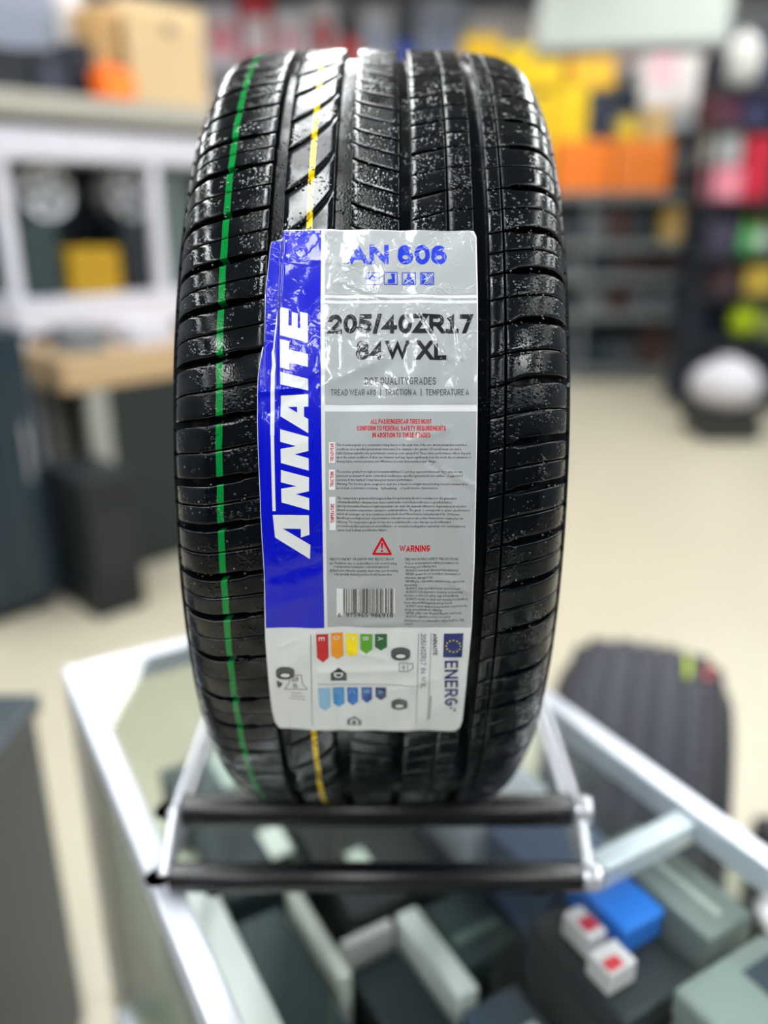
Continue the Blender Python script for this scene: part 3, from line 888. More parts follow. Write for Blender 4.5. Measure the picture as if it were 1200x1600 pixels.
# energy part of the label: arrows point down, letters read sideways
c4 = lambda *p: [(420 + x / 6, 980 + y / 6) for x, y in p]
arr = [('E', 'rred', (445, 57), (556, 57), 325, 282, 8), ('D', 'orange', (582, 54), (694, 52), 298, 262, 6), ('C', 'yellow', (719, 57), (832, 57), 275, 235, 4), ('B', 'lgreen', (857, 59), (970, 58), 243, 205, 2), ('A', 'dgreen', (995, 58), (1107, 57), 215, 180, 0)]
for ch, m_, a, b, tip, sh, sl in arr:
    shape([c4(a, b, (b[0] + sl * .7, sh), ((a[0] + b[0]) / 2 + sl, tip), (a[0] + sl, sh))], m_, O2, 'rating_arrow', ch + ' rating arrow')
    w0 = 420 + (a[0] + 24) / 6
    text(ch, w0, 980 + 84 / 6, 980 + 118 / 6, 58 / 6, 'white', 'down', bold=.0, off=O3, name='rating_letter')
arr2 = [('E', 'b1', 462, 575, 775, 735, 14), ('D', 'b2', 599, 705, 745, 712, 10), ('C', 'b3', 733, 836, 727, 690, 5), ('B', 'b4', 868, 968, 700, 668, 3), ('A', 'b5', 1000, 1100, 678, 645, 0)]
for ch, m_, a, b, tip, sh, sl in arr2:
    shape([c4((a, 560), (b, 560), (b + sl * .3, sh), ((a + b) / 2 + sl * .6, tip), (a + sl, sh))], m_, O2, 'rating_arrow', ch + ' wet grip arrow')
    if ch != 'E': text(ch, 420 + (a + 22) / 6, 980 + 580 / 6, 980 + 615 / 6, 58 / 6, 'b1', 'down', off=O3, name='rating_letter')
shape([c4((582, 418), (656, 372), (730, 418), (730, 495), (582, 490))], 'black', O2, 'rating_result')
text('D', 420 + 615 / 6, 980 + 410 / 6, 980 + 466 / 6, 84 / 6, 'white', 'down', bold=.03, off=O3, name='rating_letter')
shape([c4((735, 860), (803, 825), (868, 865), (868, 910), (735, 908))], 'ink', O2, 'rating_result')
text('C', 420 + 765 / 6, 980 + 845 / 6, 980 + 900 / 6, 76 / 6, 'white', 'down', bold=.03, off=O3, name='rating_letter')
shape([line(486, 990, 488.5, 1132, .8), line(497, 1067.5, 646, 1069.5, .7), line(654, 989, 650, 1128, .7), line(673.5, 989, 668, 1125, .7)], 'ink', O2, 'rule')
# small tyre pictures
def tyre_pic(cx, cy, s_, m_='ink'):
    shape([disc(cx, cy - 3.5 * s_, 12.5 * s_, 24, 5.5 * s_), [(cx - 12.5 * s_, cy - 3.5 * s_), (cx + 12.5 * s_, cy - 3.5 * s_), (cx + 12.5 * s_, cy + 2.5 * s_), (cx - 12.5 * s_, cy + 2.5 * s_)], disc(cx, cy + 2.5 * s_, 12.5 * s_, 24, 6 * s_)], m_, O2, 'tyre_picture')
    shape([disc(cx, cy + 2.4 * s_, 8.6 * s_, 18, 4 * s_)], 'black', O3, 'tyre_picture')
    shape([disc(cx, cy + 2.2 * s_, 6.4 * s_, 18, 2.6 * s_)], 'white', O4, 'tyre_picture')
tyre_pic(626, 1021, 1.2, 'ink'); tyre_pic(446, 1051, 1.15, 'ink'); tyre_pic(624, 1100, 1.0, 'ink')
shape([line(624, 1034.5, 637, 1034.5, 1), line(637, 1034.5, 637, 1047, 1), line(637, 1047, 624, 1047, 1), line(624, 1047, 624, 1034.5, 1), line(638, 1036, 645, 1035.5, 1), line(645, 1035.5, 645.5, 1042, 1), line(645.5, 1042, 639, 1046, 1), line(630.5, 1037, 630.5, 1045, 1.2), line(627, 1041, 634, 1041, .8)], 'ink', O2, 'fuel_pump_symbol')
shape([line(453, 1054, 471, 1054, .9), line(471, 1054, 473, 1068, .9), line(473, 1068, 481, 1076, .9), line(481, 1076, 445, 1076, .9), line(445, 1076, 452, 1066, .9), line(452, 1066, 453, 1054, .9),
       line(455, 1082, 472, 1082, .7), line(454, 1086.5, 476, 1086.5, .7), line(452, 1090.5, 478, 1091, .7)], 'ink', O2, 'noise_symbol')
shape([[(433, 1061), (437, 1064), (442, 1066), (440, 1071), (435, 1074), (433, 1068)]], 'ink', O2, 'noise_symbol')
text('72', 457, 1056.5, 1064, 9, 'ink', 'down', bold=.02, name='printed_text')
text('dB', 458, 1067, 1074, 7, 'ink', 'down', bold=.0, name='printed_text')
stroke_text('ANNAITE', 676.5, 990, 1023, 6.5, 'ink', 'down', sw=.2, aspect=.8)
stroke_text('205/40ZR17  84  W XL', 657.5, 990, 1074, 8, 'ink', 'down', sw=.12, aspect=.75)
# flag with ring of stars
shape([[(693.5, 989.5), (723.5, 988), (721.5, 1025.5), (692, 1025.5)]], 'navy', O2, 'flag_field')
st = []
for k in range(12):
    a = 2 * math.pi * k / 12
    cx, cy = 708 + 11 * math.cos(a), 1008 + 9 * math.sin(a)
    st.append([(cx + (1.7 if i % 2 == 0 else .75) * math.cos(math.pi * i / 5 - math.pi / 2), cy + (1.7 if i % 2 == 0 else .75) * math.sin(math.pi * i / 5 - math.pi / 2)) for i in range(10)])
shape(st, 'yellow', O3, 'flag_stars')
stroke_text('ENERG', 694.5, 1031, 1101, 21, 'indigo', 'down', sw=.17, aspect=.75, gap=.14)
shape([[(701, 1104), (707, 1102.5), (705.5, 1106)], [(707.5, 1108), (712, 1104), (711, 1110)]], 'indigo', O2, 'lightning_mark')
shape([line(673, 1086, 670, 1122, 3)], 'faint', O2, 'printed_text')

# ------------------------------------------------------------------ stand for the tyre
bar_m = mat('black_bar', (14, 15, 20), .24, spec=.6, noise=.1)
chrome_m = mat('satin_chrome', (215, 218, 224), .22, metal=.6)
foot_m = mat('rubber_foot', (24, 24, 26), .6)
CY, CZ = float(CT[1]), float(CT[2])
GZ = CAM_H - .510            # top of the glass
stand = empty('tyre_stand', (-.006, CY, GZ))
tag(stand, 'low stand of black round bars with satin silver side frames, under the tyre', 'stand')
up_dy, up_z, ur = .1366, CZ - .2802 - GZ, .0132
lo_dy, lr = .181, .0115
for sgn in (-1, 1):
    hx = .163
    MB().cyl((-hx + .002, sgn * up_dy, up_z), (hx - .002, sgn * up_dy, up_z), ur, n=40, bev=.002).build('upper_bar', bar_m, stand, True)
    MB().cyl((-hx, sgn * lo_dy, lr + .002), (hx, sgn * lo_dy, lr + .002), lr, n=40, bev=.002).build('lower_bar', bar_m, stand, True)
for sx in (-1, 1):
    mb = MB()
    x = sx * .168
    mb.cyl((x, -lo_dy, lr + .002), (x, -up_dy, up_z), .006, n=16)
    mb.cyl((x, lo_dy, lr + .002), (x, up_dy, up_z), .006, n=16)
    mb.cyl((x, -lo_dy, lr + .002), (x, lo_dy, lr + .002), .005, n=16)
    mb.cyl((x, -up_dy, up_z), (x, up_dy, up_z), .004, n=16)
    mb.build('side_frame', chrome_m, stand, True)
    for sy in (-1, 1):
        MB().cyl((x - .005, sy * lo_dy, lr + .002), (x + .007 * sx + .002, sy * lo_dy, lr + .002), lr * .95, n=24, bev=.001).build('end_cap', chrome_m, stand, True)
        MB().cyl((x - .005, sy * up_dy, up_z), (x + .007 * sx + .002, sy * up_dy, up_z), ur * .9, n=24, bev=.001).build('end_cap', chrome_m, stand, True)
        MB().cyl((sx * .13, sy * lo_dy, 0), (sx * .13, sy * lo_dy, .004), .007, n=16).build('foot', foot_m, stand)

# ------------------------------------------------------------------ glass display case
ANG = math.radians(30)     # the case's long axis runs towards the viewer and to the right
A = on_z(97, 1043, GZ)[:2]
case = empty('display_case', (float(A[0]), float(A[1]), 0), ANG)
tag(case, 'aluminium framed glass display counter, pale green inside, full of boxed goods, under the tyre stand', 'display case')
alu = mat('white_aluminium', (214, 219, 228), .3, metal=.25)
beige = mat('beige_post', (196, 190, 178), .5)
WC, LC = .47, 2.2           # width (local x), length (local -y)
fr = .022
glass_m = bpy.data.materials.new('clear_glass'); glass_m.use_nodes = True
nt = glass_m.node_tree; nt.nodes.clear()
go = nt.nodes.new('ShaderNodeOutputMaterial'); gm = nt.nodes.new('ShaderNodeMixShader'); gt = nt.nodes.new('ShaderNodeBsdfTransparent'); gg = nt.nodes.new('ShaderNodeBsdfGlossy'); gf = nt.nodes.new('ShaderNodeFresnel')
gt.inputs[0].default_value = (.96, .985, .975, 1); gg.inputs['Roughness'].default_value = .03; gf.inputs[0].default_value = 1.5
gn = nt.nodes.new('ShaderNodeTexNoise'); gn.inputs['Scale'].default_value = 3; gb = nt.nodes.new('ShaderNodeBump'); gb.inputs['Strength'].default_value = .02
nt.links.new(gn.outputs[0], gb.inputs['Height']); nt.links.new(gb.outputs[0], gg.inputs['Normal'])
gge = nt.nodes.new('ShaderNodeNewGeometry'); gio = nt.nodes.new('ShaderNodeMapRange')   # the same reflectance from inside the pane as from outside
gio.inputs[3].default_value = 1.5; gio.inputs[4].default_value = 1 / 1.5
nt.links.new(gge.outputs['Backfacing'], gio.inputs[0]); nt.links.new(gio.outputs[0], gf.inputs[0])
nt.links.new(gf.outputs[0], gm.inputs[0]); nt.links.new(gt.outputs[0], gm.inputs[1]); nt.links.new(gg.outputs[0], gm.inputs[2]); nt.links.new(gm.outputs[0], go.inputs[0])
def fbox(x0, y0, z0, x1, y1, z1, name='frame_rail', m=alu, bev=.003, parent=case):
    return MB().box(x0, y0, z0, x1, y1, z1, bev=bev).build(name, m, parent)
# rails round the glass top
fbox(0, -LC, GZ - .030, fr, 0, GZ + .0005); fbox(WC - fr, -LC, GZ - .030, WC, 0, GZ + .0005)
fbox(fr, -fr, GZ - .030, WC - fr, 0, GZ + .0005); fbox(fr, -LC, GZ - .030, WC - fr, -LC + fr, GZ + .0005)
YD = -.545
fbox(.335, YD - .011, GZ - .030, WC - fr, YD + .011, GZ - .007, 'cross_rail')
MB().box(fr, -LC + fr, GZ - .006, WC - fr, -fr, GZ).build('glass_top', glass_m, case)
for (x, y) in ((0, -fr), (WC - fr, -fr), (0, -LC), (WC - fr, -LC)):
    fbox(x, y, .10, x + fr, y + fr, GZ - .030, 'corner_post', beige if x == 0 and y == -fr else alu)
MB().box(.008, -LC + fr, .42, .013, -fr, GZ - .03).build('side_glass', glass_m, case)
MB().box(WC - .013, -LC + fr, .42, WC - .008, -fr, GZ - .03).build('side_glass', glass_m, case)
MB().box(fr, -.013, .42, WC - fr, -.008, GZ - .03).build('end_glass', glass_m, case)
green_in = mat('pale_green_panel', (196, 206, 184), .6, noise=.04)
cream_in = mat('cream_panel', (222, 222, 200), .6, noise=.04)
fbox(fr, -LC + fr, .70, WC - fr, -fr, .712, 'shelf', cream_in, .001)
fbox(fr, -LC + fr, .40, WC - fr, -fr, .415, 'shelf', green_in, .001)
fbox(0, -LC, .10, WC, 0, .40, 'plinth', green_in)
fbox(.02, -LC + .02, 0, WC - .02, -.02, .10, 'kickboard', cm((60, 62, 64)))
fbox(0.0, -LC + fr, .395, fr, -fr, .42); fbox(WC - fr, -LC + fr, .395, WC, -fr, .42)

# goods inside the case, on its upper shelf.  (local x across, y along)
def carton(name, label, cat, frame, x0, y0, z0, x1, y1, z1, rgb, rough=.5, plate=None, plate_rgb=(225, 226, 228), rz=0.0, group=None, lid=True, tape=None, top_plate=None, bev=None):
    """a carton: body, lid flaps line, front or top label plate"""
    cx, cy = (x0 + x1) / 2, (y0 + y1) / 2
    R = Matrix.Rotation(frame[1], 4, 'Z')
    p = R @ Vector((cx, cy, 0)) + Vector(frame[0])
    t = empty(name, (p.x, p.y, z0 + .0015), frame[1] + rz)
    hx, hy, h = (x1 - x0) / 2 - .002, (y1 - y0) / 2 - .002, z1 - z0 - .002
    bev = bev if bev is not None else min(.006, .06 * min(hx, hy, h) * 2)
    lidh = h * .82 if lid else h
    MB().box(-hx, -hy, 0, hx, hy, lidh - .001 if lid else h, bev=bev).build('body', cm(rgb, rough), t)
    if lid:
        MB().box(-hx - .001, -hy - .001, lidh, hx + .001, hy + .001, h, bev=bev).build('lid', cm(tuple(min(255, int(c * 1.06 + 3)) for c in rgb), rough), t)
    if plate:
        a, b, c, d = plate     # fractions of the front face
        MB().box(-hx + 2 * hx * a, -hy - .0035, h * b, -hx + 2 * hx * c, -hy - .0012, h * d).build('printed_panel', cm(plate_rgb, .4), t)
    if top_plate:
        a, b, c, d = top_plate
        MB().box(-hx + 2 * hx * a, -hy + 2 * hy * b, h, -hx + 2 * hx * c, -hy + 2 * hy * d, h + .0012).build('printed_panel', cm(plate_rgb, .4), t)
    if tape:
        MB().box(-hx * .12, -hy - .003, h * .0 + .002, hx * .12, hy, h + .001).build('tape', cm(tape, .3), t)
    return tag(t, label, cat, group)
CF = ((float(A[0]), float(A[1]), 0), ANG)
DK = (26, 40, 46); DK2 = (20, 26, 30); GR = (96, 104, 108)
t = MB().box(.086, -1.6, 0, .446, -.125, .002).build('display_mat', cm((40, 50, 50), .7))
t.location = (float(A[0]), float(A[1]), .7125); t.rotation_euler = (0, 0, ANG)
tag(t, 'dark grey green mat lying on the upper shelf inside the display case', 'mat')
def gd(label, x0, x1, y0, y1, zt, rgb, name='carton', cat='box', z0=.7150, **k):
    return carton(name, label, cat, CF, x0, y0, z0, x1, y1, zt, rgb, **k)
gd('low dark grey box at the rear of the case, left of the big tyre', .09, .17, -.115, -.03, .79, (62, 72, 74), top_plate=(.8, .02, .98, .98), plate_rgb=(190, 205, 195), z0=.7125 + .0025)
gd('cream narrow box lying along the rear glass of the case', .19, .33, -.08, -.03, .78, (214, 216, 190), z0=.7125)
gd('dark teal box under the left part of the stand bars', .09, .185, -.29, -.17, .80, DK)
gd('white folded leaflet lying on the dark teal box under the stand', .150, .180, -.265, -.215, .806, (222, 228, 218), 'leaflet', 'leaflet', z0=.801, lid=False)
gd('large black box in the case under the tyre, small pale mark on it', .19, .32, -.375, -.20, .80, DK2, top_plate=(.25, .32, .42, .48), plate_rgb=(205, 215, 200))
gd('long white box lying just inside the near left rail of the case', .027, .080, -.66, -.25, .83, (228, 230, 226), 'long_carton', 'box', z0=.7125, lid=False)
gd('dark teal box beside the long white box', .088, .140, -.66, -.31, .79, (28, 46, 48))
gd('slim white card box lying aslant in the middle of the case', .146, .163, -.43, -.305, .80, (208, 210, 202), 'card_box', 'package', lid=False)
gd('pale strip box set crosswise against the slim white card box', .166, .225, -.402, -.388, .80, (186, 182, 180), 'strip_box', 'package', lid=False)
gd('short white box pointing to the viewer beside the crosswise strip box', .229, .256, -.50, -.388, .80, (222, 226, 222), 'white_box', 'package', lid=False)
gd('black box in front of the crosswise strip box', .167, .224, -.66, -.407, .78, (16, 28, 32), top_plate=(.1, .05, .3, .6), plate_rgb=(36, 60, 62))
gd('dark green box with a pale line, left of the bright blue pack', .260, .330, -.47, -.385, .79, (40, 56, 56), top_plate=(.1, .3, .9, .42), plate_rgb=(96, 116, 110))
gd('glossy slate grey box with a pale printed patch on top', .228, .292, -.66, -.503, .79, (66, 78, 92), rough=.12, top_plate=(.60, .35, .85, .75), plate_rgb=(200, 210, 200))
gd('black box carrying the bright blue pack and the two red and white packs', .296, .387, -.628, -.507, .868, (30, 38, 44))
gd('bright blue pack with a white corner beside the stand', .335, .385, -.585, -.51, .90, (14, 116, 220), 'blue_pack', 'package', z0=.869, top_plate=(.0, .72, .35, .98), plate_rgb=(236, 236, 240))
gd('small white and red pack touching the bright blue pack', .308, .332, -.572, -.535, .893, (228, 222, 226), 'small_pack', 'package', z0=.869, top_plate=(.2, .2, .9, .6), plate_rgb=(214, 40, 70), lid=False)
gd('white pack with a red end in front of the bright blue pack', .298, .332, -.606, -.576, .893, (230, 222, 226), 'small_pack', 'package', z0=.869, top_plate=(.1, .1, .6, .5), plate_rgb=(225, 60, 70), lid=False)
gd('big grey green box with one pale stripe, right of the bright blue pack', .389, .446, -.625, -.495, .90, (118, 128, 126), top_plate=(.45, .1, .58, .9), plate_rgb=(190, 198, 190))
gd('long grey green box with dark blots, near right corner of the view', .336, .446, -.86, -.632, .89, (128, 138, 134), top_plate=(.55, .55, .95, .92), plate_rgb=(58, 70, 84))
gd('dark slate box between the long grey green box and the black box', .228, .330, -.86, -.665, .80, (52, 62, 64), top_plate=(.1, .5, .3, .9), plate_rgb=(190, 196, 190))
gd('blue grey box behind the white cross rail', .338, .440, -.49, -.385, .86, (84, 98, 124), rough=.3)
gd('white glossy box with pink print, right of the tyre inside the case', .335, .440, -.375, -.245, .86, (218, 222, 232), rough=.15, top_plate=(.3, .5, .6, .8), plate_rgb=(230, 150, 165))
gd('white box with a rose end behind the glossy white box', .335, .440, -.235, -.135, .86, (226, 222, 232), top_plate=(.1, .2, .3, .8), plate_rgb=(225, 150, 170))

# ------------------------------------------------------------------ black cabinet beyond the case
def cabinet(name, label, loc, rz, w_, d_, h_, rgb, doors=2, cat='cabinet', top_rgb=None):
    t = empty(name, loc, rz)
    MB().box(0, 0, .05, w_, d_, h_ - .03, bev=.004).build('body', cm(rgb, .35), t)
    MB().box(.03, .03, 0, w_ - .03, d_ - .02, .05).build('plinth', cm((18, 18, 20)), t)
    MB().box(-.01, -.02, h_ - .03, w_ + .01, d_ + .01, h_, bev=.006).build('top', cm(top_rgb or rgb, .3), t)
    for k in range(doors):
        a = .01 + (w_ - .02) * k / doors; b = .01 + (w_ - .02) * (k + 1) / doors
        dr = MB().box(a + .002, -.018, .06, b - .002, 0, h_ - .04, bev=.003).build('door', cm(rgb, .25), t)
        MB().cyl((b - .05, -.035, h_ * .5), (b - .05, -.035, h_ * .7), .006, n=10).build('handle', chrome_m, dr)
    return tag(t, label, cat)
p = on_z(50, 1088, .74)
cabinet('cabinet', 'dark slate blue cabinet with flat top, left of the display case', (float(p[0]) - .62, float(p[1]) - .52, 0), 0, .62, .52, .74, (22, 42, 52))

# tyres standing on the floor behind the case
def floor_tyre(label, loc, rz, R=.32, W=.12):
    t = empty('floor_tyre', (loc[0], loc[1], R + .001), rz)
    k = W / .1105
    dr = lambda q: .040 * min(1, abs(q) / .112) ** 3 * max(0, 1 - max(0, abs(q) - .112) / .06)
    pts = []
    for q in np.linspace(-.112, .112, 61):
        g = any(a <= q <= b for a, b in ((-.052, -.044), (-.018, -.010), (.010, .018), (.044, .052)))
        x, r = prof(q, -.006 if g else 0); pts.append((x * k, (r - dr(q)) * R / .298))
    MB().lathe([(r, x) for x, r in pts], 'X', 120).build('tread', cm((58, 58, 66), .75), t, True)
    for s in (-1, 1):
        pts = [(*prof(q), q) for q in np.linspace(.112, DQ[-1], 24)]
        pts = [(s * x * k, (r - dr(q)) * R / .298) for x, r, q in pts] + [(s * (DP[-1][0] - .02) * k, .205 * R / .298)]
        MB().lathe([(r, x) for x, r in pts], 'X', 96).build('sidewall', cm((16, 17, 19), .5), t, True)
    MB().lathe([(.275 * R / .298, x * k) for x in (-.095, 0, .095)], 'X', 64).build('inner_liner', cm((20, 20, 22), .8), t, True)
    bm = bmesh.new()
    for j in range(60):
        a = 2 * math.pi * j / 60
        for s in (-1, 1):
            T = MB().box(s * .055 * k if s > 0 else -.078 * k, -.003, .280 * R / .298, .078 * k if s > 0 else -.055 * k, .003, .290 * R / .298)
            bmesh.ops.transform(T.bm, matrix=Matrix.Rotation(a, 4, 'X'), verts=T.bm.verts)
            me = bpy.data.meshes.new('x'); T.bm.to_mesh(me); T.bm.free(); bm.from_mesh(me); bpy.data.meshes.remove(me)
    me = bpy.data.meshes.new('x'); bm.to_mesh(me); bm.free()
    tag(link('tread_bars', me, cm((46, 46, 52), .7), t), kind='stuff')
    for x, a0_, a1_, rgb in ((.050, -.05, .22, (190, 210, 60)), (.075, .0, .25, (225, 70, 70))):      # short paint marks on the crown
        b_ = MB()
        for j in range(7):
            a_ = a0_ + (a1_ - a0_) * j / 7; a2_ = a0_ + (a1_ - a0_) * (j + 1) / 7
            rr_ = (prof(x)[1] - dr(x)) * R / .298 + .0008
            b_.cyl((x * k, rr_ * math.sin(a_), rr_ * math.cos(a_)), (x * k, rr_ * math.sin(a2_), rr_ * math.cos(a2_)), .005, n=6)
        b_.build('paint_mark', cm(rgb, .5), t, True)
    return tag(t, label, 'tyre')
floor_tyre('wide black car tyre standing behind the display case, right of the big tyre', (.475, 1.31, .015), math.radians(-20), R=.345, W=.158)
pq = on_z(1176, 1272, .34)
cr_ = carton('black_crate', 'black lidded crate on the floor at the right edge, behind the display case', 'crate', ((0, 0, 0), 0), float(pq[0]), float(pq[1]) - .32, 0, float(pq[0]) + .42, float(pq[1]), .34, (24, 24, 30))

# ------------------------------------------------------------------ shelving frames
class Frame:
    def __init__(s, origin, ang): s.o = Vector(origin); s.a = ang; s.R = Matrix.Rotation(ang, 3, 'Z')
    def hit(s, px, py, dy=0.0):
        r = s.R.inverted() @ Vector([float(v) for v in ray(px, py)]); e_ = s.R.inverted() @ (Vector((0, 0, CAM_H)) - s.o)
        t = (dy - e_.y) / r.y
        return e_.x + t * r.x, e_.z + t * r.z + s.o.z
    def tup(s): return ((s.o.x, s.o.y, 0), s.a)
def put(F, name, label, cat, box, dy, th, rgb, zb=None, kind='carton', **k):
    """box = x0, y0, x1, y1 seen on the photo; the front face stands dy behind the frame's front plane"""
    x0, y0, x1, y1 = box
    a = F.hit(x0, (y0 + y1) / 2, dy)[0]; b = F.hit(x1, (y0 + y1) / 2, dy)[0]
    zt = F.hit((x0 + x1) / 2, y0, dy)[1]
    z0 = F.hit((x0 + x1) / 2, y1, dy)[1] if zb is None else zb
    if kind == 'carton':
        return carton(name, label, cat, F.tup(), a, dy, z0, b, dy + th, zt, rgb, **k)
    c = F.R @ Vector(((a + b) / 2, dy + th / 2, 0)) + F.o
    t = empty(name, (c.x, c.y, z0 + .0015), F.a)
    w_, h = b - a, zt - z0 - .002
    if kind == 'bottle':
        r = w_ / 2
        MB().lathe([(0, 0), (r * .92, 0), (r, h * .04), (r, h * .62), (r * .8, h * .72), (r * .36, h * .8), (r * .34, h * .86), (0, h * .86)], 'Z', 28).build('body', cm(rgb, .3), t, True)
        MB().cyl((0, 0, h * .84), (0, 0, h), r * .4, n=20, bev=r * .04).build('cap', cm(k.get('cap', (235, 235, 235)), .4), t, True)
        MB().lathe([(r * 1.0, h * .18), (r * 1.015, h * .19), (r * 1.015, h * .52), (r * 1.0, h * .53)], 'Z', 28).build('printed_panel', cm(k.get('wrap', (230, 230, 225)), .4), t, True)
    elif kind == 'can':
        MB().box(-w_ / 2, -th / 2, 0, w_ / 2, th / 2, h * .82, bev=min(w_, th) * .14, seg=3).build('body', cm(rgb, .35), t, True)
        MB().box(-w_ * .3, -th * .14, h * .82, w_ * .18, th * .14, h * .93, bev=.006).build('handle', cm(rgb, .35), t, True)
        MB().cyl((w_ * .3, 0, h * .8), (w_ * .3, 0, h), w_ * .1, n=16).build('cap', cm((30, 30, 32), .4), t, True)
        MB().box(-w_ * .36, -th / 2 - .002, h * .15, w_ * .36, -th / 2 + .001, h * .6).build('printed_panel', cm(k.get('wrap', (240, 200, 60)), .4), t)
    elif kind == 'wheel':
        R_ = min(w_, h) / 2; W_ = th / 2
        MB().lathe([(R_ * .8, -W_ * .9), (R_ * .98, -W_), (R_, -W_ * .9), (R_ * .9, -W_ * .5), (R_ * .88, W_ * .5), (R_, W_ * .9), (R_ * .9, W_)], 'Y', 48, (0, 0, R_)).build('rim', cm((205, 208, 212), .3, metal=.5), t, True)
        for j in range(5):
            aa = 2 * math.pi * j / 5 + .3
            M_ = Matrix.Translation((0, 0, R_)) @ Matrix.Rotation(aa, 4, 'Y')
            MB().box(-R_ * .12, -W_ * .85, R_ * .1, R_ * .12, -W_ * .55, R_ * .85, bev=.004, rot=M_).build('spoke', cm((215, 218, 222), .3, metal=.5), t)
        MB().cyl((0, -W_ * .9, R_), (0, -W_ * .4, R_), R_ * .2, n=24).build('hub', cm((205, 208, 212), .3, metal=.5), t, True)
    elif kind == 'bag':
        mb = MB().sphere((0, 0, h * .5), 1, w_ / 2, th / 2, h / 2, n=24)
        for v in mb.bm.verts:
            v.co.z = max(v.co.z, 0) if v.co.z > 0 else 0
            v.co.z += .03 * h * math.sin(v.co.x * 18 + v.co.y * 9) * (v.co.z / h)
        mb.build('body', cm(rgb, .6), t, True)
        MB().box(-w_ * .12, -th * .1, h * .95, w_ * .12, th * .1, h * 1.06, bev=.01).build('tied_neck', cm(rgb, .6), t, True)
    return tag(t, label, cat, k.get('group'))
def rack(name, label, F, x0, x1, d, shelves, ztop, rgb, edge=.05, posts=None, back=None, shelf_rgb=None, pw=.05):
    o = F.R @ Vector((x0, 0, 0)) + F.o
    t = empty(name, (o.x, o.y, 0), F.a)
    L = x1 - x0
    m = cm(rgb, .4); ms = cm(shelf_rgb or rgb, .4)
    for x in (posts if posts is not None else [0, L / 3, 2 * L / 3, L]):
        for y in (.0, d - pw):
            MB().box(x - pw / 2, y, 0, x + pw / 2, y + pw, ztop, bev=.004).build('post', m, t)
    for it in shelves:
        z, eh = it if isinstance(it, tuple) else (it, edge)
        MB().box(-pw / 2, -.012, z - eh, L + pw / 2, d + .0, z, bev=.004).build('shelf', ms, t)
    if back: MB().box(-pw / 2, d + .001, .05, L + pw / 2, d + .02, ztop - .02).build('back_panel', cm(back, .6), t)
    return tag(t, label, 'shelving')

# left-hand rack, running away to the right at 45 degrees
FL = Frame((-1.48 - .32, 2.86 + .32, 0), math.radians(45))     # the rack stands .45 m behind the low units
zc = lambda F, px, py, dy=0: F.hit(px, py, dy)[1]
zb1 = zc(FL, 150, 205); zb1l = zc(FL, 150, 252)
zb2 = zc(FL, 150, 462); zb2l = zc(FL, 150, 512)
ztan = zc(FL, 190, 552)
XL0, XL1 = FL.hit(6, 300)[0], FL.hit(700, 300)[0]
XL1 = 2.3
rack('display_rack', 'white metal shelf rack with deep front beams, left of the tyre', FL, XL0, XL1, .45, [(zb1, zb1 - zb1l), (zb2, zb2 - zb2l)], zb1 - .001, (222, 222, 232), posts=[0, (XL1 - XL0) * .36, (XL1 - XL0) * .68, XL1 - XL0], back=(30, 44, 50))
# counter board lying over the rack
zl0, zl1 = zb1 + .03, zc(FL, 100, 147, -.04)
t = empty('counter_board', tuple(FL.R @ Vector((XL0 - .8, .0, 0)) + FL.o)[:2] + (zb1,), FL.a)
Lb = XL1 - XL0 + .9
MB().box(0, .02, .0, Lb, .44, .035).build('underframe', cm((32, 34, 36)), t)
MB().box(0, -.05, .035, Lb, .55, zl1 - zb1, bev=.006).build('board', cm((176, 172, 160), .5), t)
tag(t, 'thick beige grey counter board on top of the white rack', 'counter')
ZB = zl1
# on the board
put(FL, 'carton', 'large tan carton with two round dark marks, behind the left of the tyre', 'box', (200, 8, 322, 160), .18, .3, (214, 186, 140), zb=ZB, plate=(.45, .72, .60, .84), plate_rgb=(150, 130, 110))
put(FL, 'carton', 'darker tan carton half hidden by the large tan carton', 'box', (142, 10, 186, 100), .20, .25, (186, 148, 92), zb=ZB)
put(FL, 'storage_box', 'black box on the counter board, nearest to the picture edge', 'box', (-30, 72, 48, 145), .10, .24, (14, 24, 34), zb=ZB)
put(FL, 'storage_box', 'black box with a slate front beside the tan cartons', 'box', (52, 78, 108, 140), .10, .25, (20, 28, 36), zb=ZB, plate=(.1, .15, .9, .7), plate_rgb=(48, 54, 72))
put(FL, 'storage_box', 'black upright box just left of the orange canister', 'box', (114, 66, 148, 140), .15, .20, (26, 30, 46), zb=ZB)
put(FL, 'orange_canister', 'bright orange canister in front of the tan cartons', 'canister', (160, 94, 212, 160), .02, .12, (255, 112, 0), zb=ZB, kind='can', wrap=(255, 150, 40))
put(FL, 'white_column_box', 'tall white box standing up behind the black boxes', 'box', (88, -20, 134, 72), .36, .12, (216, 214, 216), zb=ZB)
put(FL, 'grey_panel_box', 'wide blue grey box behind the black boxes at the upper left', 'box', (-60, -30, 84, 62), .36, .16, (150, 158, 172), zb=ZB)
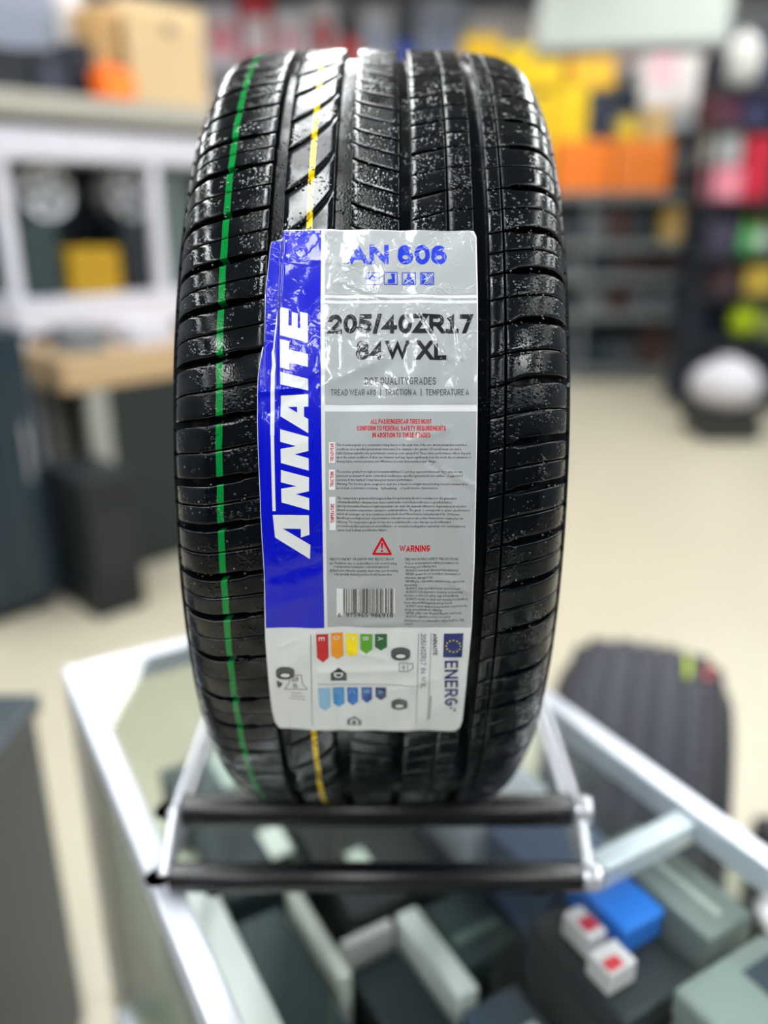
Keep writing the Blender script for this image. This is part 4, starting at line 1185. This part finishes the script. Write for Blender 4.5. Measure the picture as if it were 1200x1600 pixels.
# middle bay
put(FL, 'wheel_rim', 'silver wheel rim on the rack, the one nearer the picture edge', 'wheel', (34, 250, 112, 330), .10, .16, (0, 0, 0), zb=zc(FL, 70, 345, .06) + .003, kind='wheel', group='silver wheel rims in the white rack')
put(FL, 'wheel_rim', 'silver wheel rim on the rack, the one nearer the tyre', 'wheel', (166, 258, 246, 335), .10, .16, (0, 0, 0), zb=zc(FL, 223, 345, .05) + .003, kind='wheel', group='silver wheel rims in the white rack')
put(FL, 'dark_carton', 'dark teal carton under the first silver wheel rim', 'box', (34, 345, 94, 450), .06, .3, (40, 58, 60), zb=zb2)
put(FL, 'yellow_carton', 'mustard yellow carton low in the white rack', 'box', (110, 388, 190, 450), .03, .2, (178, 140, 8), zb=zb2)
put(FL, 'dark_carton', 'black carton beside the mustard yellow carton, under the second rim', 'box', (196, 345, 250, 450), .05, .3, (18, 30, 36), zb=zb2)
put(FL, 'grey_carton', 'green grey carton behind the edge of the tyre', 'box', (256, 270, 300, 450), .12, .25, (92, 108, 106), zb=zb2)
for lb, bx, rgb in (('silver round tin under the second beam of the rack', (112, 512, 170, 556), (120, 124, 128)), ('white lilac carton under the second beam, beside the tyre', (208, 505, 275, 552), (206, 206, 216))):
    put(FL, 'small_carton', lb, 'box', bx, -.40, .2, rgb, zb=zc(FL, 190, 550, -.43) + .0)
# low bench in front of the rack
FB = Frame(tuple(FL.R @ Vector((0, -.44, 0)) + FL.o), FL.a)
xb0 = FB.hit(95, 575)[0]; zbn = FB.hit(190, 550)[1]
t = empty('bench', tuple(FB.R @ Vector((xb0, 0, 0)) + FB.o)[:2] + (0,), FL.a)
MB().box(0, 0, zbn - .13, 1.9, .42, zbn, bev=.006).build('top', cm((196, 166, 126), .5), t)
xl = FB.hit(120, 640)[0] - xb0
for x, y in ((xl + .05, .03), (1.84, .03), (xl + .05, .37), (1.84, .37)):
    MB().box(x, y - .02, 0, x + .09, y + .02, zbn - .13, bev=.004).build('leg', cm((160, 160, 152), .5), t)
MB().box(xl + .145, .012, .0, 1.78, .36, zbn - .135, bev=.003).build('dark_drawer_unit', cm((26, 36, 36), .5), t)
tag(t, 'tan topped low bench with pale legs and dark drawers, left of the tyre', 'bench')
xk0, xk1 = FB.hit(60, 850, -.02)[0], FB.hit(163, 850, -.02)[0]
carton('black_crate', 'black crate on the floor in front of the bench leg', 'crate', FB.tup(), FB.hit(55, 650, -.1)[0] + .03, -.34, 0, xk1, -.01, FB.hit(110, 752, -.3)[1], (14, 22, 26), plate=(.1, .3, .9, .8), plate_rgb=(24, 30, 40))
p = FB.R @ Vector((FB.hit(-40, 600)[0] - .2, -.10, 0)) + FB.o
cabinet('cabinet', 'dark teal steel cabinet at the left edge, in front of the white rack', (p.x, p.y, 0), FL.a, FB.hit(55, 650, -.1)[0] - FB.hit(-40, 600)[0] + .2, .4, FB.hit(30, 515, -.1)[1], (20, 44, 56), doors=2)

# far racks
FR = Frame((0, 7.5, 0), 0)
zr = [zc(FR, 980, y) for y in (300, 378, 430, 488)]
XR0, XR1 = FR.hit(560, 400)[0], FR.hit(1095, 400)[0]
rack('shelving_unit', 'long grey shelf unit with dark goods, far right behind the tyre', FR, XR0, XR1, .5, [(z, .07) for z in zr] + [(.12, .05)], zr[0] - .002, (104, 110, 112), back=(30, 40, 46), shelf_rgb=(112, 118, 118))
Z0 = zr[0]
put(FR, 'orange_carton', 'orange carton on the far shelf, right beside the tyre', 'box', (868, 218, 956, 300), .02, .4, (245, 128, 30), zb=Z0)
put(FR, 'orange_carton', 'orange carton with a tan top, second from the tyre', 'box', (960, 218, 1048, 300), .02, .4, (240, 130, 50), zb=Z0, top_plate=(0, 0, 1, 1), plate_rgb=(220, 180, 110))
zo = zc(FR, 900, 218, .02)
put(FR, 'yellow_carton', 'tall yellow carton behind the tyre shoulder', 'box', (760, 149, 864, 300), .05, .4, (244, 196, 10), zb=Z0)
put(FR, 'yellow_carton', 'yellow carton standing on the orange carton beside the tyre', 'box', (868, 138, 918, 218), .05, .3, (250, 205, 20), zb=zo + .001)
put(FR, 'black_tool_case', 'black case between the yellow cartons', 'case', (920, 140, 962, 218), .05, .3, (38, 44, 62), zb=zo + .001)
put(FR, 'yellow_tub', 'small round yellow tub on the orange carton', 'tub', (966, 176, 1002, 222), .06, .2, (222, 190, 30), zb=zo + .004, kind='bottle', cap=(230, 200, 40), wrap=(235, 205, 60))
put(FR, 'tan_carton', 'small tan carton beside the round yellow tub', 'box', (1006, 168, 1048, 218), .06, .2, (206, 172, 116), zb=zo + .004)
zy = zc(FR, 900, 138, .05)
put(FR, 'yellow_carton', 'wide yellow carton on top of the pile, above the tyre shoulder', 'box', (786, 72, 880, 140), .05, .35, (252, 206, 6), zb=zc(FR, 868, 138, .05) + .001)
put(FR, 'amber_carton', 'amber carton at the top right of the yellow pile', 'box', (892, 78, 962, 140), .05, .3, (238, 184, 40), zb=zy + .001)
put(FR, 'black_tool_case', 'small black case right of the amber carton', 'case', (966, 134, 1000, 176), .10, .25, (16, 30, 44), zb=zc(FR, 985, 176, .10))
put(FR, 'yellow_carton', 'small yellow carton at the upper left of the pile', 'box', (726, 56, 782, 150), .1, .3, (236, 188, 30), zb=zc(FR, 755, 150, .1))
put(FR, 'black_speaker', 'black cabinet with a grey band beside the orange cartons', 'box', (1054, 200, 1104, 300), .05, .3, (28, 36, 42), zb=Z0, plate=(.0, .35, 1, .65), plate_rgb=(92, 98, 102))
zs = zc(FR, 1079, 200, .05)
put(FR, 'white_carton', 'large white carton with a pink front at the upper right', 'box', (1004, 72, 1102, 200), .06, .3, (228, 220, 216), zb=max(zs, zc(FR, 1027, 168, .06)) + .002, plate=(.1, .4, .5, .9), plate_rgb=(236, 190, 196))
# goods on the lower shelves
rg = random.Random(9)
names = [('black', (22, 30, 36)), ('charcoal', (58, 62, 68)), ('grey', (104, 106, 110)), ('slate', (44, 58, 66)), ('dark brown', (70, 48, 44)), ('dark teal', (20, 40, 48))]
lvl = ['upper', 'middle', 'lower', 'bottom']
for k, (zlo, zhi) in enumerate(((zr[1], zr[0] - .07), (zr[2], zr[1] - .07), (zr[3], zr[2] - .07), (.12, zr[3] - .07))):
    x = FR.hit(872, 400)[0]; j = 0
    ordn = ['first', 'second', 'third', 'fourth', 'fifth', 'sixth', 'seventh', 'eighth', 'ninth']
    xe = XR1 - (.40 if k == 0 else 0)
    while x < xe - .12 and j < 9:
        wd = rg.uniform(.16, .30); nm, rgb = names[(j * 2 + k * 3 + (j > 2)) % 6]
        h = (zhi - zlo) * rg.uniform(.55, .90)
        if x + wd > xe - .05: wd = xe - .05 - x
        carton('shelf_carton', '%s carton on the %s level of the far grey shelves, %s from the tyre' % (nm, lvl[k], ordn[j]), 'box', FR.tup(), x, .07, zlo, x + wd, .4, zlo + h, rgb,
               plate=(.15, .2, .85, .7) if rg.random() < .5 else None, plate_rgb=rg.choice(((140, 142, 146), (96, 60, 56), (60, 70, 76))))
        x += wd + .02; j += 1
put(FR, 'tan_carton', 'upright tan carton at the right end of the far shelves, under the orange cartons', 'box', (1036, 322, 1070, 378), .07, .2, (204, 168, 100), zb=zr[1])
# upper wall shelf with white and red boxes
FW = Frame((0, 9.05, 0), 0)
zw = zc(FW, 500, 105)
xw0, xw1 = FW.hit(320, 60)[0], FW.hit(1010, 60)[0]
t = empty('wall_shelf', (xw0, 9.05, zw), 0)
MB().box(0, 0, -.04, xw1 - xw0, .53, 0, bev=.004).build('board', cm((170, 172, 176)), t)
for k in range(5):
    x = .1 + (xw1 - xw0 - .3) * k / 4
    MB().box(x, .05, -.22, x + .03, .545, -.04, bev=.002).build('bracket', cm((120, 122, 126)), t)
tag(t, 'long grey wall shelf high on the back wall', 'shelf')
tops = [(322, 372, 8, (224, 216, 226), (236, 120, 130), 'white carton with a red end, on the wall shelf left of the tyre top'),
        (376, 424, -10, (214, 60, 80), (235, 235, 240), 'red carton with a white panel on the wall shelf'),
        (428, 478, 14, (226, 224, 230), (228, 170, 184), 'white carton with a pale pink panel above the tyre'),
        (482, 526, 0, (216, 214, 218), (190, 40, 50), 'white carton with a dark red panel above the tyre'),
        (530, 562, 60, (214, 34, 48), (230, 90, 90), 'small red carton right above the tyre'),
        (566, 612, 12, (206, 210, 220), (150, 160, 190), 'pale blue grey carton above the tyre'),
        (616, 650, 64, (24, 70, 190), (90, 130, 220), 'small blue carton right above the tyre'),
        (656, 722, -6, (178, 186, 204), (150, 160, 186), 'wide blue grey carton above the tyre'),
        (730, 800, 20, (208, 204, 206), (190, 180, 176), 'pale stone carton behind the yellow pile'),
        (806, 890, 26, (216, 210, 204), (200, 190, 180), 'cream carton behind the yellow pile'),
        (896, 948, 22, (232, 230, 232), (228, 150, 170), 'white carton with a rose panel behind the yellow pile'),
        (952, 1006, 30, (226, 212, 212), (222, 120, 130), 'pinkish white carton beside the large white carton')]
for a, b, y, rgb, pr, lb in tops:
    put(FW, 'boxed_part', lb, 'box', (a, y, b, 105), .05, .35, rgb, zb=zw, plate=(.2, .2, .8, .7), plate_rgb=pr, group='boxes on the wall shelf')
# hanging light board at upper right
FH = Frame((0, 6.4, 0), math.radians(-14))
a0, zt0 = FH.hit(842, 5); a1, zt1 = FH.hit(1138, 62)
o = FH.R @ Vector((a0, 0, 0)) + FH.o
t = empty('hanging_board', (o.x, o.y, zt1), FH.a)
MB().box(0, 0, 0, a1 - a0, .12, .62, bev=.006).build('panel', cm((204, 212, 204), .5), t)
MB().box(-.02, -.015, -.05, a1 - a0 + .02, .135, .0, bev=.004).build('lower_rail', cm((120, 122, 120), .5), t)
for x in (.15, a1 - a0 - .15): MB().cyl((x, .06, .6), (x, .06, CEIL - zt1), .01, n=10).build('hanger', chrome_m, t)
tag(t, 'pale mint board hung from the ceiling at the upper right', 'sign board')

# display rack at the right edge
FE = Frame((0, 6.3, 0), 0)
xe0, xe1 = FE.hit(1108, 300)[0], FE.hit(1330, 300)[0]
ze = [zc(FE, 1160, y) for y in (135, 195, 312, 398, 462, 530)]
rack('display_stand', 'dark tall product stand at the right edge of the shop', FE, xe0, xe1, .4, [(z, .03) for z in ze] + [.1], zc(FE, 1160, 20), (30, 36, 44), posts=[0, xe1 - xe0], back=(36, 44, 66), pw=.04)
E_ = [((1142, 42, 1198, 135), 0, (226, 224, 216), 'bag', 'round white padded bag on the top shelf of the dark stand', 'bag', {}),
      ((1114, 142, 1156, 195), 1, (96, 24, 56), 'carton', 'burgundy box on the dark stand under the white bag', 'box', {}),
      ((1160, 146, 1206, 195), 1, (36, 40, 84), 'carton', 'navy box beside the burgundy box', 'box', {}),
      ((1112, 204, 1160, 254), 2, (170, 172, 172), 'carton', 'grey box stacked on the pink box', 'box', {'zb': zc(FE, 1140, 256, .03) + .002}),
      ((1112, 256, 1160, 312), 2, (232, 140, 156), 'carton', 'pink box under the grey box on the dark stand', 'box', {}),
      ((1164, 206, 1206, 312), 2, (196, 14, 52), 'carton', 'tall crimson box on the dark stand', 'box', {}),
      ((1164, 334, 1184, 398), 3, (40, 170, 70), 'bottle', 'green bottle with a pale label on the dark stand', 'bottle', {'wrap': (120, 200, 130), 'cap': (190, 190, 40)}),
      ((1188, 330, 1212, 398), 3, (120, 150, 90), 'bottle', 'olive bottle beside the green bottle', 'bottle', {'wrap': (200, 220, 205), 'cap': (150, 140, 20)}),
      ((1112, 340, 1150, 398), 3, (60, 54, 76), 'carton', 'dark purple box left of the green bottle', 'box', {}),
      ((1166, 412, 1212, 462), 4, (186, 158, 56), 'carton', 'mustard box below the green bottle', 'box', {}),
      ((1114, 416, 1156, 462), 4, (60, 34, 40), 'carton', 'dark maroon box beside the mustard box', 'box', {}),
      ((1148, 470, 1190, 530), 5, (180, 205, 10), 'bag', 'lime yellow round pouch on the dark stand', 'pouch', {}),
      ((1194, 470, 1222, 530), 5, (140, 150, 90), 'bottle', 'olive bottle beside the lime pouch', 'bottle', {'wrap': (150, 160, 90), 'cap': (60, 60, 50)})]
for bx, lv, rgb, kd, lb, ct, kw in E_:
    kw = dict(kw); zb_ = kw.pop('zb', ze[lv])
    bx = (bx[0], bx[1] + 5, bx[2], bx[3])
    put(FE, {'bag': 'padded_bag', 'bottle': 'bottle', 'carton': 'boxed_part'}[kd], lb, ct, bx, .06, .2, rgb, zb=zb_, kind=kd, **kw)
# white padded thing on the floor, right
FF = Frame((0, 5.35, 0), 0)
bun = put(FF, 'padded_bundle', 'white rounded padded bundle on a dark base on the cream floor', 'bundle', (1102, 572, 1214, 646), .0, .5, (192, 190, 194), zb=zc(FF, 1150, 652), kind='bag')
MB().box(-.2, -.2, -bun.location.z, .2, .2, 0, bev=.02).build('dark_tray', cm((34, 38, 36), .5), bun)
put(Frame((0, 6.9, 0), 0), 'small_carton', 'small stone coloured carton on the floor before the far shelves', 'box', (1050, 552, 1096, 592), 0, .2, (150, 142, 130), zb=0)
